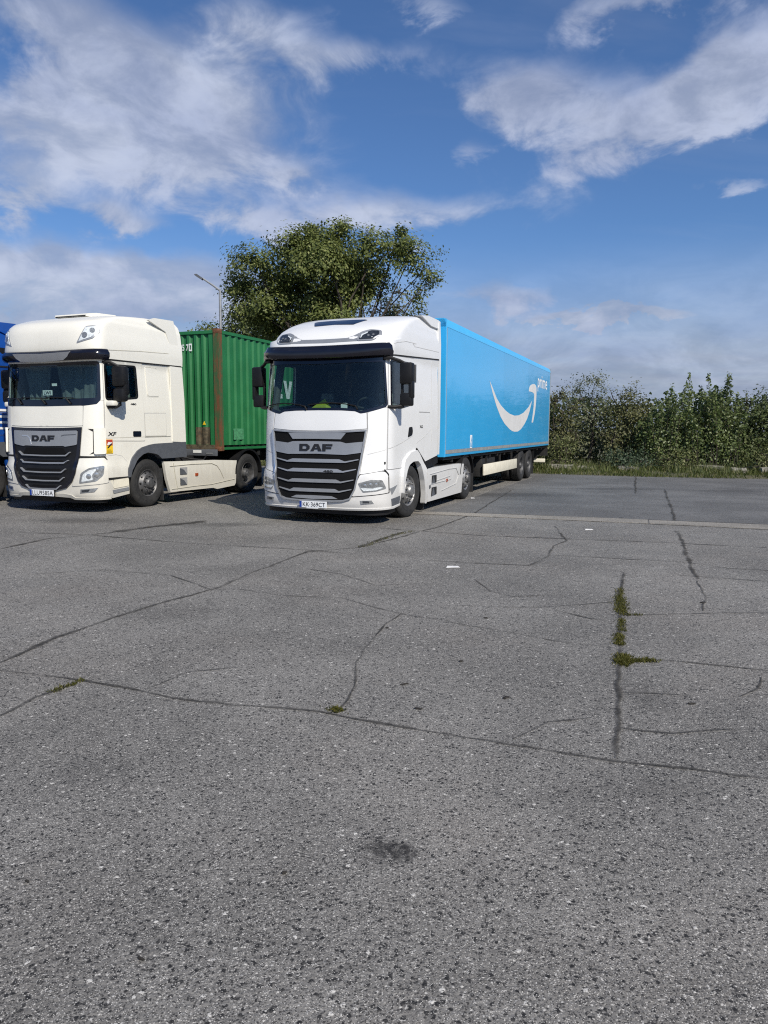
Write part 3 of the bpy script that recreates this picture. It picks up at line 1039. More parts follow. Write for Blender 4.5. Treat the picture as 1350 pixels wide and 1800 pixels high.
        patch('lamp_recess', mm([(.86, .725), (1.03, .765), (1.17, .76), (1.20, .69), (1.02, .66), (.86, .665)]), S, 'lamp_grey', h, .021, .01, h=.05)
        patch('running_light', mm([(.84, .655), (1.04, .645), (1.17, .67), (1.22, .655), (1.10, .615), (.90, .60)]), S, 'lens_white', h, .024, .01, h=.05)
        for (a, b) in ((.92, .70), (1.01, .713), (1.10, .715)):
            p, nn = S.pn(-a if mir else a, b)
            MB().tube([p + nn * .012, p + nn * .026, p + nn * .029], [.026, .026, .012], 12).build('lamp_bulb', 'lamp_silver', h)
        o = patch('fog_light', mm([(.84, .435), (1.03, .44), (1.07, .385), (.855, .375)]), S, 'lamp_silver', T, .010, .02, h=.05)
        patch('fog_lens', mm([(.88, .425), (.98, .428), (1.0, .395), (.89, .388)]), S, 'lamp_dark', o, .013, .006, h=.05)
        patch('bumper_gap', mm(line_poly([(1.255, .965), (1.335, .885), (1.35, .56)], .022)), S, 'seam_black', T, .014, .012)
        patch('step_panel', mm([(1.42, .445), (1.80, .47), (1.78, .335), (1.45, .31)]), S, 'grey_plastic', T, .004, .012)
        patch('step_recess', mm([(1.37, .63), (1.66, .68), (1.44, .51)]), S, 'silver', T, .004, .012)
    patch('bumper_lip', sym([(0, .30), (1.5, .30), (1.78, .33), (1.78, .30), (1.5, .27), (0, .262)]), S, 'white_paint', T, .02, .03)
    patch('bumper_underside', sym([(0, .275), (1.75, .28), (1.75, .19), (1.4, .16), (0, .18)]), S, 'black_plastic', T, -.05, .03)
    # grille
    go = sym([(0, 1.615), (.45, 1.622), (.925, 1.651), (.868, 1.25), (.814, .872), (.76, .62), (.674, .453), (.55, .415), (.343, .404), (0, .402)])
    gr = patch('grille', go, S, 'dark_mesh', T, .012, .016)
    patch('grille_frame', go, S, 'silver', gr, .032, .03, [offset_poly(go, .026)], .06)
    patch('frame_trim', line_poly([(-.93, 1.64), (-.87, 1.25), (-.82, .872)], .03), S, 'chrome', gr, .042, .02)
    patch('frame_trim', line_poly([(-.80, .86), (-.745, .62), (-.655, .46), (-.56, .425)], .03), S, 'chrome', gr, .042, .02)
    patch('grille_top', sym([(0, 1.592), (.56, 1.592), (.47, 1.484), (0, 1.488)]), S, 'silver', gr, .03, .03)
    patch('badge_panel', sym([(0, 1.448), (.47, 1.442), (.57, 1.415), (.865, 1.445), (.835, 1.255), (.56, 1.215), (0, 1.228)]), S, 'silver', gr, .026, .03)
    maker_badge(S, -.325, 1.272, 1.035, gr, off=.036)
    for k, z in enumerate((1.105, .930, .760, .595)):
        w = .80 - .035 * k
        patch('grille_bar', sym([(0, z + .032), (.455 - .02 * k, z + .032), (.56 - .03 * k, z - .002), (w, z + .040), (w, z + .024), (.57 - .03 * k, z - .028), (0, z - .030)]), S, 'silver', gr, .034, .04)
    patch('grille_bar', sym([(0, .505), (.34, .50), (.45, .455), (0, .440)]), S, 'silver', gr, .034, .04)
    p, _n = S.pn(.25, .93)
    text('power_badge', '480', .045, on_front(.27, p.y - .040, .93), 'print_black', gr, width=.19, bold=.03)
    # plate
    pl = MB().box(-.265, .265, -1.352, -1.338, .290, .402).build('licence_plate', 'plate_white', T)
    MB().box(-.265, -.222, -1.355, -1.351, .292, .400).build('country_band', 'plate_blue', pl)
    text('plate_text', 'KK\u00b7369CT', .075, on_front(.022, -1.354, .346), 'print_black', pl, width=.44)
    MB().box(-.13, .1, -1.35, -1.335, .275, .292).build('plate_bracket', 'plate_white', pl)
    text('model_badge', 'XG', .055, on_left(1.252, .80, 1.715), 'print_black', T, width=.17, bold=.02)
    # mirrors
    for sg in (1, -1):
        m = MB()
        bx = lambda x0, x1, y0, y1, z0, z1, b: m.box(min(x0 * sg, x1 * sg), max(x0 * sg, x1 * sg), y0, y1, z0, z1, b)
        bx(1.37, 1.60, -.74, -.56, 2.44, 2.81, .035)
        bx(1.37, 1.59, -.72, -.57, 2.065, 2.29, .03)
        bx(1.53, 1.605, -.72, -.58, 2.2, 2.5, .02)
        bx(1.37, 1.405, -.66, -.58, 2.2, 2.5, .012)
        o = m.build('mirror', 'black_plastic', T)
        MB().tube([(1.12 * sg, -.83, 2.885), (1.24 * sg, -.80, 2.885), (1.36 * sg, -.68, 2.84), (1.43 * sg, -.65, 2.80)], .032, 8).build('mirror_arm', 'black_plastic', o)
        MB().tube([(1.19 * sg, -.82, 2.05), (1.30 * sg, -.76, 2.045), (1.43 * sg, -.66, 2.07)], .032, 8).build('mirror_arm', 'black_plastic', o)
        gl = MB()
        gl.box(min(1.42 * sg, 1.62 * sg), max(1.42 * sg, 1.62 * sg), -.56, -.555, 2.47, 2.78)
        gl.build('mirror_glass', 'chrome', o)
    # side skirts
    for sg in (1, -1):
        sk = [(1.30, .20), (3.78, .20), (3.96, .86), (3.5, .885), (1.9, .885), (1.30, .872)]
        x0, x1 = (1.17, 1.235) if sg > 0 else (-1.235, -1.17)
        o = MB().prism(sk, 'x', x0, x1).build('side_skirt', 'white_paint', T)
        xo = 1.236 if sg > 0 else -1.250
        pr = lambda name, poly, mat, th=.014, dx=0.0: MB().prism(poly, 'x', xo + dx * sg, xo + dx * sg + th).build(name, mat, o)
        pr('step_recess', [(1.53, .565), (1.83, .565), (1.83, .72), (1.55, .72)], 'seam_black')
        pr('step_recess', [(1.50, .30), (1.84, .32), (1.84, .475), (1.54, .475)], 'seam_black')
        pr('step_tread', [(1.52, .565), (1.72, .565), (1.64, .70), (1.60, .70)], 'grey_plastic', .016)
        pr('step_tread', [(1.50, .30), (1.72, .32), (1.64, .455), (1.60, .455)], 'grey_plastic', .016)
        for q in ([(1.42, .755), (2.75, .80), (3.3, .79), (3.52, .62), (3.3, .44), (2.2, .36)], [(1.9, .60), (2.85, .64)], [(1.45, .545), (2.9, .565)]):
            mbq = MB()
            for i in range(len(q) - 1):
                mbq.prism(line_poly([q[i], q[i + 1]], .010), 'x', xo, xo + .011)
            mbq.build('crease_line', CREASE, o)
        pr('marker_light', [(2.55, .53), (2.63, .53), (2.63, .59), (2.55, .59)], 'orange_lens', .018)
        pr('marker_light', [(1.37, .47), (1.43, .47), (1.43, .53), (1.37, .53)], 'grey_plastic', .018)
        MB().box(.72 if sg > 0 else -1.18, 1.18 if sg > 0 else -.72, 1.35, 3.75, .30, .80).build('fuel_tank', 'chassis_black', T)
        dk = MB()
        dk.box(.55 if sg > 0 else -1.22, 1.22 if sg > 0 else -.55, 1.4, 3.7, .80, .86)
        for k in range(5):
            dk.box(.75 if sg > 0 else -1.16, 1.16 if sg > 0 else -.75, 1.75 + k * .36, 1.93 + k * .36, .87, .90)
        dk.build('catwalk', 'chassis_black', T)
        MB().prism([(1.10, .05), (1.13, .05), (1.16, .62), (1.12, .62)], 'x', .86 if sg > 0 else -1.21, 1.21 if sg > 0 else -.86).build('mud_flap', 'rubber', T)
        mg = MB()
        arc = [(4.25 + r_ * math.cos(t), .52 + r_ * math.sin(t)) for r_, ts in ((.62, range(10, 171, 10)), (.585, range(170, 9, -10))) for t in [R(x) for x in ts]]
        mg.prism(arc, 'x', .62 if sg > 0 else -1.24, 1.24 if sg > 0 else -.62)
        mg.build('mudguard', 'black_plastic', T)
        MB().prism([(4.85, .12), (4.88, .12), (4.88, .75), (4.85, .75)], 'x', .62 if sg > 0 else -1.22, 1.22 if sg > 0 else -.62).build('mud_flap', 'rubber', T)
    # wheels: front pair steered a little to the truck's right
    for sg in (1, -1):
        wheel(T, 'front_bright', 1.215, .25, sg, R(-7))
        wheel(T, 'rear_bright', 1.225, 4.25, sg)
        wheel(T, 'rear', .90, 4.25, sg)
    ch = MB()
    for sg in (1, -1):
        ch.box(sg * .42 - .04, sg * .42 + .04, -.9, 5.1, .72, .98)
    ch.box(-.95, .95, .19, .31, .45, .58)
    ch.box(-.95, .95, 4.15, 4.35, .42, .62)
    ch.box(-1.0, 1.0, -1.02, -.9, .32, .6)
    ch.box(-.55, .55, 3.3, 4.3, .98, 1.05)
    ch.box(-.5, .5, 1.3, 2.6, .6, .95)
    ch.box(-.45, .45, -.8, .9, .42, 1.0)
    ch.build('chassis_frame', 'chassis_black', T)
    fw = MB()
    fw.lathe_x([(0, 0), (0, .46), (.06, .46), (.06, 0)], 28)
    o = fw.build('fifth_wheel', 'chassis_black', T)
    o.rotation_euler = (0, R(-90), 0)
    o.location = (0, 3.75, 1.03)
    # cab interior
    MB().prism([(-1.16, -.68), (-.9, -.95), (-.4, -1.04), (.4, -1.04), (.9, -.95), (1.16, -.68), (1.16, -.42), (-1.16, -.42)], 'z', 1.5, 1.99).build('dashboard', 'cabin_grey', T)
    for sg in (1, -1):
        MB().tube([(1.135 * sg, -.70, 1.95), (1.10 * sg, -.60, 2.5), (1.06 * sg, -.54, 2.92)], .075, 8).build('cab_pillar', 'cabin_dark', T)
    seat(T, .62, .05, 1.35)
    seat(T, -.62, .05, 1.35)
    steering_wheel(T, .62, -.32, 2.06)
    MB().add([(-.52, -.55, 2.0), (-.16, -.5, 2.0), (-.22, -.42, 2.22), (-.08, -.40, 2.02)], [(0, 1, 2), (1, 3, 2), (0, 2, 3), (0, 3, 1)]).build('safety_vest', 'vest_yellow', T)
    MB().box(.20, .32, -.62, -.60, 2.03, 2.13).build('paper_note', 'paper', T)
    MB().box(-.16, .06, -.66, -.50, 1.995, 2.02).build('paper_note', 'paper', T)
    c_ = MB()
    for k in range(10):
        t0 = .35 + k * .075
        c_.box(t0, t0 + .06, 1.05 + .03 * (k % 2), 1.1 + .03 * (k % 2), 1.5, 2.88, .015)
    c_.build('curtain', 'curtain_grey', T)
    return T


# ------------------------------------------------------------------ cream tractor unit (and the blue one beyond it)
KB = [(.25, -1.52, 1.25), (.36, -1.58, 1.27), (.9, -1.57, 1.27), (1.0, -1.53, 1.25), (1.7, -1.50, 1.25), (2.05, -1.47, 1.25), (2.9, -1.36, 1.21), (3.0, -1.42, 1.24),
      (3.2, -1.46, 1.25), (3.4, -1.45, 1.24), (3.55, -1.42, 1.22), (3.65, -1.36, 1.21), (3.72, -1.27, 1.20), (3.78, -1.14, 1.185), (3.84, -.95, 1.165), (3.88, -.75, 1.14),
      (3.92, -.4, 1.10), (3.955, 0, 1.06), (3.975, .4, 1.0)]


def build_cab_over(loc, rot, paint, label, plain=False):
    CREASE = 'seam_crease_shade_cream' if not plain else paint
    S = Loft(KB, .42, 3.4, -1.08, 1.22)
    T = empty('tractor_unit', (loc[0], loc[1], 0), rot, label, 'truck', 'parked tractor units')
    ws = rounded(sym([(0, 2.90), (1.235, 2.92), (1.262, 2.88), (1.262, 2.20), (1.20, 2.13), (.9, 2.105), (0, 2.095)]), .05)
    win = rounded([(1.40, 2.89), (2.30, 2.915), (2.31, 2.275), (1.95, 2.24), (1.40, 2.21)], .06)
    low = [(1.46, .305), (1.50, .50), (1.52, .69), (1.98, .69), (2.02, .85), (2.12, .98), (2.26, 1.07), (2.5, 1.17), (2.75, 1.19), (3.0, 1.10), (3.10, 1.09), (3.76, 1.09)]
    body = sym([(0, 2.99), (1.388, 2.985), (3.70, 3.01)] + low[::-1] + [(.75, .31), (.68, .36), (.5, .38), (0, .385)])
    v, f = patch_geo(body, S, 0, .035, [ws, win, mirror(win)], .06)
    o = make('cab_body', v, f, paint, T, 40)
    set_inner(o, 'cabin_dark', sum(1 for q in f if len(q) == 3) // 2)
    zs = [3.0, 3.05, 3.1, 3.15, 3.2, 3.3, 3.4, 3.48, 3.55, 3.6, 3.65, 3.69, 3.72, 3.75, 3.78, 3.81, 3.84, 3.86, 3.88, 3.90, 3.92, 3.94, 3.955, 3.975]
    loft_shell('roof', S, zs, lambda s: 3.0 if s < 1.38 else 3.0 + (s - 1.38) * .01, paint, T)
    MB().box(-1.15, 1.15, -1.2, 1.15, 2.95, 2.97).build('headliner', 'cabin_dark', T)
    MB().box(-1.2, 1.2, 1.0, 1.04, 1.1, 2.96).build('rear_bulkhead', 'cabin_dark', T)
    MB().box(-1.2, 1.2, -1.3, 1.0, 1.12, 1.16).build('cab_floor', 'cabin_dark', T)
    for sg in (1, -1):
        mb = MB()
        mb.prism([(1.0, 3.05), (.70, 3.72), (.15, 3.90), (.35, 3.965), (.96, 3.985), (1.05, 3.72), (1.19, 3.05)], 'x', 1.19 if sg > 0 else -1.238, 1.238 if sg > 0 else -1.19)
        mb.build('roof_deflector', paint, T)
        MB().prism([(.80, 1.37), (1.255, 1.35), (1.235, 2.3), (1.18, 3.0), (.78, 3.0)], 'x', 1.235 if sg > 0 else -1.268, 1.268 if sg > 0 else -1.235).build('side_fairing', paint, T)
    # air conditioner on the roof
    ac = MB()
    ac.prism([(-.72, 3.90), (-.70, 3.955), (-.45, 4.0), (.1, 4.03), (.2, 3.99), (.2, 3.92)], 'x', -.42, .42)
    o = ac.build('roof_air_conditioner', paint, T)
    MB().box(-.40, .40, -.724, -.715, 3.905, 3.925).build('air_slot', 'seam_black', o)
    vt = lambda q: 3.135 + .04 * (abs(q) / 1.5) ** 2
    vb = lambda q: 2.945 + .03 * (abs(q) / 1.4) ** 2
    o = sweep('sun_visor', S, -1.47, 1.47, lambda q: [(.0, vt(q) + .012), (.03, vt(q)), (.085, vt(q) - .07), (.085, vb(q) + .05), (.06, vb(q)), (.0, vb(q) + .02)], 'black_gloss' if not plain else 'blue_paint', T)
    patch('visor_insert', rounded(sym([(0, 3.105), (.74, 3.125), (.66, 3.03), (.56, 2.995), (0, 2.985)]), .02), S, 'silver', o, .095, .03)
    for mir in (0, 1):
        mm = mirror if mir else (lambda p: p)
        o = patch('roof_light', mm(rounded([(1.03, 3.59), (1.27, 3.62), (1.295, 3.49), (1.17, 3.36), (.84, 3.265), (.92, 3.40)], .03)), S, 'silver', T, .018, .02, h=.05)
        patch('lamp_lens', mm(rounded([(1.03, 3.565), (1.24, 3.59), (1.265, 3.50), (1.14, 3.385), (.89, 3.30), (.955, 3.42)], .02)), S, 'lens_white', o, .024, .012, h=.05)
        for (a, b, r_) in ((1.02, 3.42, .055), (1.16, 3.51, .05)):
            p, nn = S.pn(-a if mir else a, b)
            MB().tube([p + nn * .02, p + nn * .030], r_, 12).build('lamp_bulb', 'lamp_grey', o)
    g = patch('windscreen', offset_poly(ws, -.01), S, 'windscreen_glass', T, -.006, .006)
    patch('screen_border', offset_poly(ws, -.02), S, 'black_gloss', g, .005, .008, [rounded(sym([(0, 2.86), (1.2, 2.88), (1.225, 2.84), (1.215, 2.27), (1.16, 2.235), (0, 2.20)]), .03)], .06)
    for s0 in (-.62, .02, .66):
        wp = MB()
        p, n_ = S.pn(s0, 2.12)
        q, m_ = S.pn(s0 - .12, 2.24)
        wp.tube([p + n_ * .02, q + m_ * .035], [.02, .014], 6)
        pts = [S.pn(s0 - .12 + t, 2.235 - .03 * t) for t in (-.5, -.25, 0, .2)]
        wp.tube([a + b * .032 for a, b in pts], .010, 5)
        wp.build('wiper', 'black_plastic', g)
    # front panel and corner panels
    fp = sym([(0, 2.075), (.9, 2.085), (.925, 2.08), (.93, 1.705), (.5, 1.69), (0, 1.685)])
    patch('front_panel', rounded(fp, .015), S, paint, T, .007, .01)
    patch('panel_gap', offset_poly(fp, -.010), S, 'seam_grey', T, .0015, .004)
    cp = [(.945, 2.08), (1.2, 2.115), (1.27, 2.19), (1.33, 2.19), (1.335, 1.5), (1.34, 1.115), (.875, 1.12), (.91, 1.5), (.94, 1.69)]
    for mir in (0, 1):
        mm = mirror if mir else (lambda p: p)
        patch('corner_panel', mm(rounded(cp, .02)), S, paint, T, .007, .01)
        patch('panel_gap', mm(offset_poly(cp, -.009)), S, 'seam_grey', T, .0015, .004)
        o = patch('air_vane', mm(rounded([(1.15, 1.66), (1.34, 1.665), (1.34, 1.16), (1.15, 1.155)], .035)), S, paint, T, .05, .045, h=.05)
        patch('vane_slot', mm([(1.03, 1.645), (1.14, 1.64), (1.148, 1.17), (1.06, 1.15), (1.128, 1.2), (1.128, 1.59)]), S, 'seam_black' if not plain else 'seam_grey', T, .010, .004)
        dr = [(1.352, 2.965), (2.47, 2.985), (2.47, 1.40), (2.3, 1.40), (1.36, 1.415)]
        d = patch('door', mm(rounded(dr, .025)), S, paint, T, .009, .012, [mm(win)])
        patch('panel_gap', mm(offset_poly(dr, -.010)), S, 'seam_grey', T, .002, .004, [mm(offset_poly(win, -.01))])
        patch('side_window', mm(offset_poly(win, -.008)), S, 'side_glass', d, -.004, .006)
        patch('window_seal', mm(offset_poly(win, -.016)), S, 'black_plastic', d, .013, .016, [mm(offset_poly(win, .025))])
        patch('door_handle', mm(rounded([(2.12, 1.60), (2.36, 1.60), (2.36, 1.485), (2.12, 1.485)], .03)), S, 'black_gloss', d, .014, .012)
        patch('lower_seam', mm(line_poly([(1.37, 1.465), (2.4, 1.48), (3.3, 1.49)], .010)), S, CREASE, T, .0105, .003)
        patch('hatch', mm(rounded([(2.50, 1.965), (3.16, 1.98), (3.16, 1.50), (2.50, 1.50)], .01)), S, paint, T, .008, .01)
        patch('panel_gap', mm([(2.49, 1.978), (3.172, 1.992), (3.172, 1.488), (2.49, 1.488)]), S, 'seam_grey', T, .002, .004)
        fw_ = rounded([(2.57, 2.935), (2.96, 2.94), (2.99, 2.32), (2.60, 2.31)], .06)
        patch('blank_window', mm(offset_poly(fw_, .02)), S, paint, T, .012, .014)
        patch('window_groove', mm(fw_), S, 'seam_grey' if plain else paint, T, .004, .008, [mm(offset_poly(fw_, .012))])
        patch('roof_seam', mm(line_poly([(1.32, 2.985), (2.4, 2.998), (3.74, 3.02)], .026)), S, 'seam_black', T, .012, .010)
        patch('roof_flange', mm(line_poly([(1.49, 3.165), (2.4, 3.225), (3.30, 3.265)], .014)), S, CREASE, T, .011, .004)
        # grey mudguard
        fd = [(1.90, .67), (1.93, .86), (2.07, 1.07), (2.22, 1.20), (2.36, 1.265), (2.60, 1.315), (2.78, 1.335), (3.80, 1.36), (3.82, 1.02), (2.97, 1.01), (2.86, 1.09), (2.77, 1.12), (2.52, 1.155),
              (2.38, 1.12), (2.24, 1.04), (2.10, .90), (2.02, .80), (1.98, .67)]
        patch('wheel_arch', mm(rounded(fd, .02)), S, 'grey_plastic', T, .03, .12, h=.06)
        lp_ = [(1.36, 1.11), (1.62, 1.13), (1.78, 1.10), (1.90, 1.00), (1.905, .69), (1.37, .69)]
        patch('arch_panel', mm(rounded(lp_, .02)), S, paint, T, .012, .014)
        patch('panel_gap', mm(offset_poly(lp_, -.01)), S, 'seam_grey', T, .003, .004)
        st = [(1.39, .64), (1.95, .66), (1.96, .33), (1.5, .28), (1.40, .30)]
        o = patch('step_box', mm(st), S, paint, T, -.01, .03)
        patch('step_recess', mm([(1.42, .65), (1.94, .68), (1.94, .50), (1.52, .47)]), S, 'seam_black' if plain else 'cream_guard', o, .0, .02)
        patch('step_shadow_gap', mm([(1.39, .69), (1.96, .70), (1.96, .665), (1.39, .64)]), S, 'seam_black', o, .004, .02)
        patch('step_tread', mm([(1.47, .44), (1.93, .47), (1.94, .41), (1.5, .375)]), S, 'silver', o, .004, .02)
        hs = [(.85, 1.075), (1.32, 1.085), (1.365, 1.05), (1.385, .60), (1.2, .575), (.70, .53), (.80, .80)]
        patch('headlight_housing', mm(rounded(hs, .03)), S, paint, T, .012, .014)
        patch('panel_gap', mm(offset_poly(hs, -.012)), S, 'seam_grey', T, .003, .004)
        patch('cab_gap', mm([(.84, 1.118), (1.33, 1.118), (1.39, 1.04), (1.37, 1.04), (1.31, 1.09), (.84, 1.08)]), S, 'seam_black', T, .014, .012)
        h = patch('headlight', mm(rounded([(.85, .585), (.89, .79), (1.05, .89), (1.315, .935), (1.29, .75), (1.17, .63)], .04)), S, 'lamp_silver', T, .018, .018, h=.05)
        patch('lamp_lens', mm(rounded([(.90, .62), (.94, .77), (1.07, .855), (1.20, .875), (1.10, .75), (1.12, .66)], .03)), S, 'lens_white', h, .022, .01, h=.05)
        for (a, b, r_) in ((1.05, .73, .05), (1.18, .76, .045), (1.20, .86, .03)):
            p, nn = S.pn(-a if mir else a, b)
            MB().tube([p + nn * .012, p + nn * .030, p + nn * .034], [r_, r_, r_ * .5], 12).build('lamp_bulb', 'lamp_silver', h)
        o = patch('fog_light', mm([(.875, .475), (1.20, .505), (1.135, .425), (.865, .40)]), S, 'lamp_silver', T, .010, .02, h=.05)
        patch('fog_lens', mm([(.90, .46), (1.06, .475), (1.03, .43), (.90, .415)]), S, 'lamp_dark', o, .013, .006, h=.05)
    patch('bumper_lip', sym([(0, .385), (.5, .38), (.68, .36), (.75, .312), (1.44, .305), (1.44, .27), (.72, .27), (.62, .31), (0, .33)]), S, paint, T, .012, .03)
    patch('bumper_underside', sym([(0, .35), (.65, .33), (1.4, .29), (1.4, .2), (0, .2)]), S, 'black_plastic', T, -.05, .03)
    go = sym([(0, 1.655), (.50, 1.66), (.915, 1.675), (.86, 1.12), (.835, 1.06), (.775, .78), (.70, .61), (.58, .50), (.36, .445), (0, .43)])
    gr = patch('grille', go, S, 'black_plastic', T, .012, .016)
    patch('grille_frame', go, S, 'black_gloss', gr, .030, .02, [offset_poly(go, .06)], .06)
    patch('badge_panel', rounded(sym([(0, 1.595), (.83, 1.61), (.815, 1.335), (.54, 1.295), (.50, 1.31), (0, 1.30)]), .03), S, 'silver', gr, .030, .03)
    patch('badge_crease', line_poly([(-.58, 1.505), (-.43, 1.50), (-.37, 1.45), (-.33, 1.33)], .022), S, 'chrome', gr, .034, .01)
    patch('badge_crease', line_poly([(.45, 1.50), (.52, 1.52), (.80, 1.535)], .015), S, 'grey_plastic', gr, .034, .01)
    if not plain:
        maker_badge(S, -.305, 1.395, .95, gr, off=.04)
    patch('mesh_panel', sym([(0, 1.27), (.48, 1.27), (.56, 1.17), (.4, 1.15), (0, 1.15)]), S, 'dark_mesh', gr, .022, .02)
    for k, z in enumerate((1.115, .955, .79, .625, .46)):
        w = .66 - .045 * k - (.04 if k == 4 else 0)
        patch('grille_bar', sym([(0, z + .012), (w - .10, z + .020), (w, z + .082), (w + .012, z + .070), (w - .085, z - .004), (0, z - .014)]), S, 'silver', gr, .05, .045)
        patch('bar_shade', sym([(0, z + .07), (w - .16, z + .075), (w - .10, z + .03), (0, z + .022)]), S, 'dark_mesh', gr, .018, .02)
    for sg in (1, -1):
        m = MB()
        bx = lambda x0, x1, y0, y1, z0, z1, b: m.box(min(x0 * sg, x1 * sg), max(x0 * sg, x1 * sg), y0, y1, z0, z1, b)
        bx(1.33, 1.625, -1.10, -.90, 2.455, 2.86, .06)
        bx(1.34, 1.61, -1.09, -.91, 2.165, 2.435, .06)
        bx(1.39, 1.62, -1.04, -.90, 2.3, 2.6, .03)
        o = m.build('mirror', 'black_plastic', T)
        MB().tube([(1.20 * sg, -1.16, 2.93), (1.32 * sg, -1.10, 2.93), (1.44 * sg, -1.0, 2.85)], .032, 8).build('mirror_arm', 'black_plastic', o)
        MB().tube([(1.26 * sg, -1.12, 2.07), (1.40 * sg, -1.05, 2.07), (1.46 * sg, -1.0, 2.12), (1.47 * sg, -1.0, 2.2)], .034, 8).build('mirror_arm', 'black_plastic', o)
        MB().box(min(1.25 * sg, 1.44 * sg), max(1.25 * sg, 1.44 * sg), -1.18, -1.02, 2.09, 2.19, .025).build('mirror_mount', paint, o)
        MB().box(min(1.36 * sg, 1.59 * sg), max(1.36 * sg, 1.59 * sg), -.90, -.894, 2.49, 2.82).build('mirror_glass', 'chrome', o)
        x0, x1 = (1.17, 1.235) if sg > 0 else (-1.235, -1.17)
        o = MB().prism([(.52, .94), (.60, .55), (.71, .26), (2.3, .24), (2.45, .20), (3.20, .235), (3.26, .30), (3.31, .86), (2.4, .905), (.9, .93)], 'x', x0, x1).build('side_skirt', paint, T)
        xo = 1.236 if sg > 0 else -1.250
        pr = lambda name, poly, mat, th=.014: MB().prism(poly, 'x', xo, xo + th).build(name, mat, o)
        pr('step_recess', [(1.05, .63), (1.30, .63), (1.30, .785), (1.05, .785)], 'seam_black' if plain else 'seam_grey')
        pr('step_recess', [(1.05, .39), (1.29, .39), (1.29, .555), (1.05, .555)], 'seam_black' if plain else 'seam_grey')
        pr('step_tread', [(1.05, .63), (1.28, .63), (1.18, .73), (1.05, .77)], 'grey_plastic', .016)
        pr('step_tread', [(1.05, .39), (1.27, .39), (1.18, .49), (1.05, .54)], 'grey_plastic', .016)
        pr('marker_light', [(1.60, .57), (1.70, .57), (1.70, .63), (1.60, .63)], 'orange_lens', .018)
        for q in ([(.70, .83), (1.5, .845), (2.25, .83), (2.45, .77), (2.58, .65), (2.72, .45)], [(.75, .32), (1.6, .335), (2.2, .33), (2.5, .35), (3.2, .40)], [(.82, .90), (.88, .6), (.95, .30)]):
            mbq = MB()
            for i in range(len(q) - 1):
                mbq.prism(line_poly([q[i], q[i + 1]], .010), 'x', xo, xo + .011)
            mbq.build('crease_line', CREASE, o)
        MB().box(.72 if sg > 0 else -1.18, 1.18 if sg > 0 else -.72, .7, 3.1, .34, .84).build('fuel_tank', 'chassis_black', T)
        MB().prism([(.50, .10), (.53, .10), (.50, .80), (.46, .80)], 'x', .84 if sg > 0 else -1.20, 1.20 if sg > 0 else -.84).build('mud_flap', 'rubber', T)
        mg = MB()
        arc = [(3.87 + r_ * math.cos(t), .52 + r_ * math.sin(t)) for r_, ts in ((.63, range(0, 181, 12)), (.585, range(180, -1, -12))) for t in [R(x) for x in ts]]
        mg.prism(arc, 'x', .62 if sg > 0 else -1.24, 1.24 if sg > 0 else -.62)
        mg.build('mudguard', 'black_plastic', T)
        MB().prism([(4.48, .12), (4.51, .12), (4.51, .55), (4.48, .55)], 'x', .62 if sg > 0 else -1.22, 1.22 if sg > 0 else -.62).build('mud_flap', 'rubber', T)
        wheel(T, 'front_grey', 1.215, .04, sg)
        wheel(T, 'rear', 1.225, 3.87, sg)
        wheel(T, 'rear', .90, 3.87, sg)
    ch = MB()
    for sg in (1, -1):
        ch.box(sg * .42 - .04, sg * .42 + .04, -1.1, 4.8, .74, 1.0)
    ch.box(-.95, .95, -.02, .10, .45, .58)
    ch.box(-.95, .95, 3.77, 3.97, .42, .62)
    ch.box(-1.0, 1.0, -1.36, -1.2, .36, .6)
    ch.box(-.55, .55, 2.9, 3.9, 1.0, 1.06)
    ch.box(-.45, .45, -1.0, .9, .42, 1.05)
    ch.box(-.3, .3, 1.1, 1.5, .9, 1.3)
    ch.build('chassis_frame', 'chassis_black', T)
    MB().prism([(-1.18, -1.08), (-1.0, -1.32), (-.4, -1.42), (.4, -1.42), (1.0, -1.32), (1.18, -1.08), (1.18, -.8), (-1.18, -.8)], 'z', 1.5, 2.16).build('dashboard', 'cabin_grey', T)
    seat(T, .62, -.40, 1.40)
    seat(T, -.62, -.40, 1.40)
    steering_wheel(T, .62, -.72, 2.15)
    if not plain:
        # drawn curtains: folds hang across the screen and over the far side window
        def drape(x0, x1, y, z0, z1, sag):
            v, n = [], 36
            for j in range(9):
                t = j / 8
                for i in range(n + 1):
                    u = i / n
                    x = x0 + (x1 - x0) * u
                    fold = .035 * math.sin(u * 23 + 2 * t) + .02 * math.sin(u * 51 + 1.3)
                    v.append((x + sag * t * (u - .5), y + fold * (.4 + .6 * t), z1 + (z0 - z1) * t))
            f = [(j * (n + 1) + i, j * (n + 1) + i + 1, (j + 1) * (n + 1) + i + 1, (j + 1) * (n + 1) + i) for j in range(8) for i in range(n)]
            return make('curtain', v, [q[::-1] for q in f], 'curtain_grey', T, 60)
        drape(-1.0, -.25, -1.02, 2.12, 2.92, -.25)
        drape(-.12, 1.0, -1.02, 2.12, 2.92, -.2)
        MB().box(-1.19, -1.17, -1.1, -.15, 2.1, 2.94).build('side_curtain', 'cabin_dark', T)
        o = MB().box(-.19, .06, -1.33, -1.325, 2.30, 2.40).build('cab_sign', 'paper', T)
        text('sign_text', 'LWI', .065, on_front(-.065, -1.333, 2.35), 'print_black', o, width=.18, bold=.02)
        MB().box(.06, .19, -1.33, -1.325, 2.48, 2.53).build('paper_note', 'paper', T)
        MB().add([(-1.10, -1.02, 2.17), (-.92, -1.1, 2.17), (-1.06, -1.0, 2.40)], [(0, 1, 2), (2, 1, 0)]).build('paper_note', 'paper', T)
        pl = MB().box(-.34, .28, -1.625, -1.61, .325, .445).build('licence_plate', 'plate_white', T)
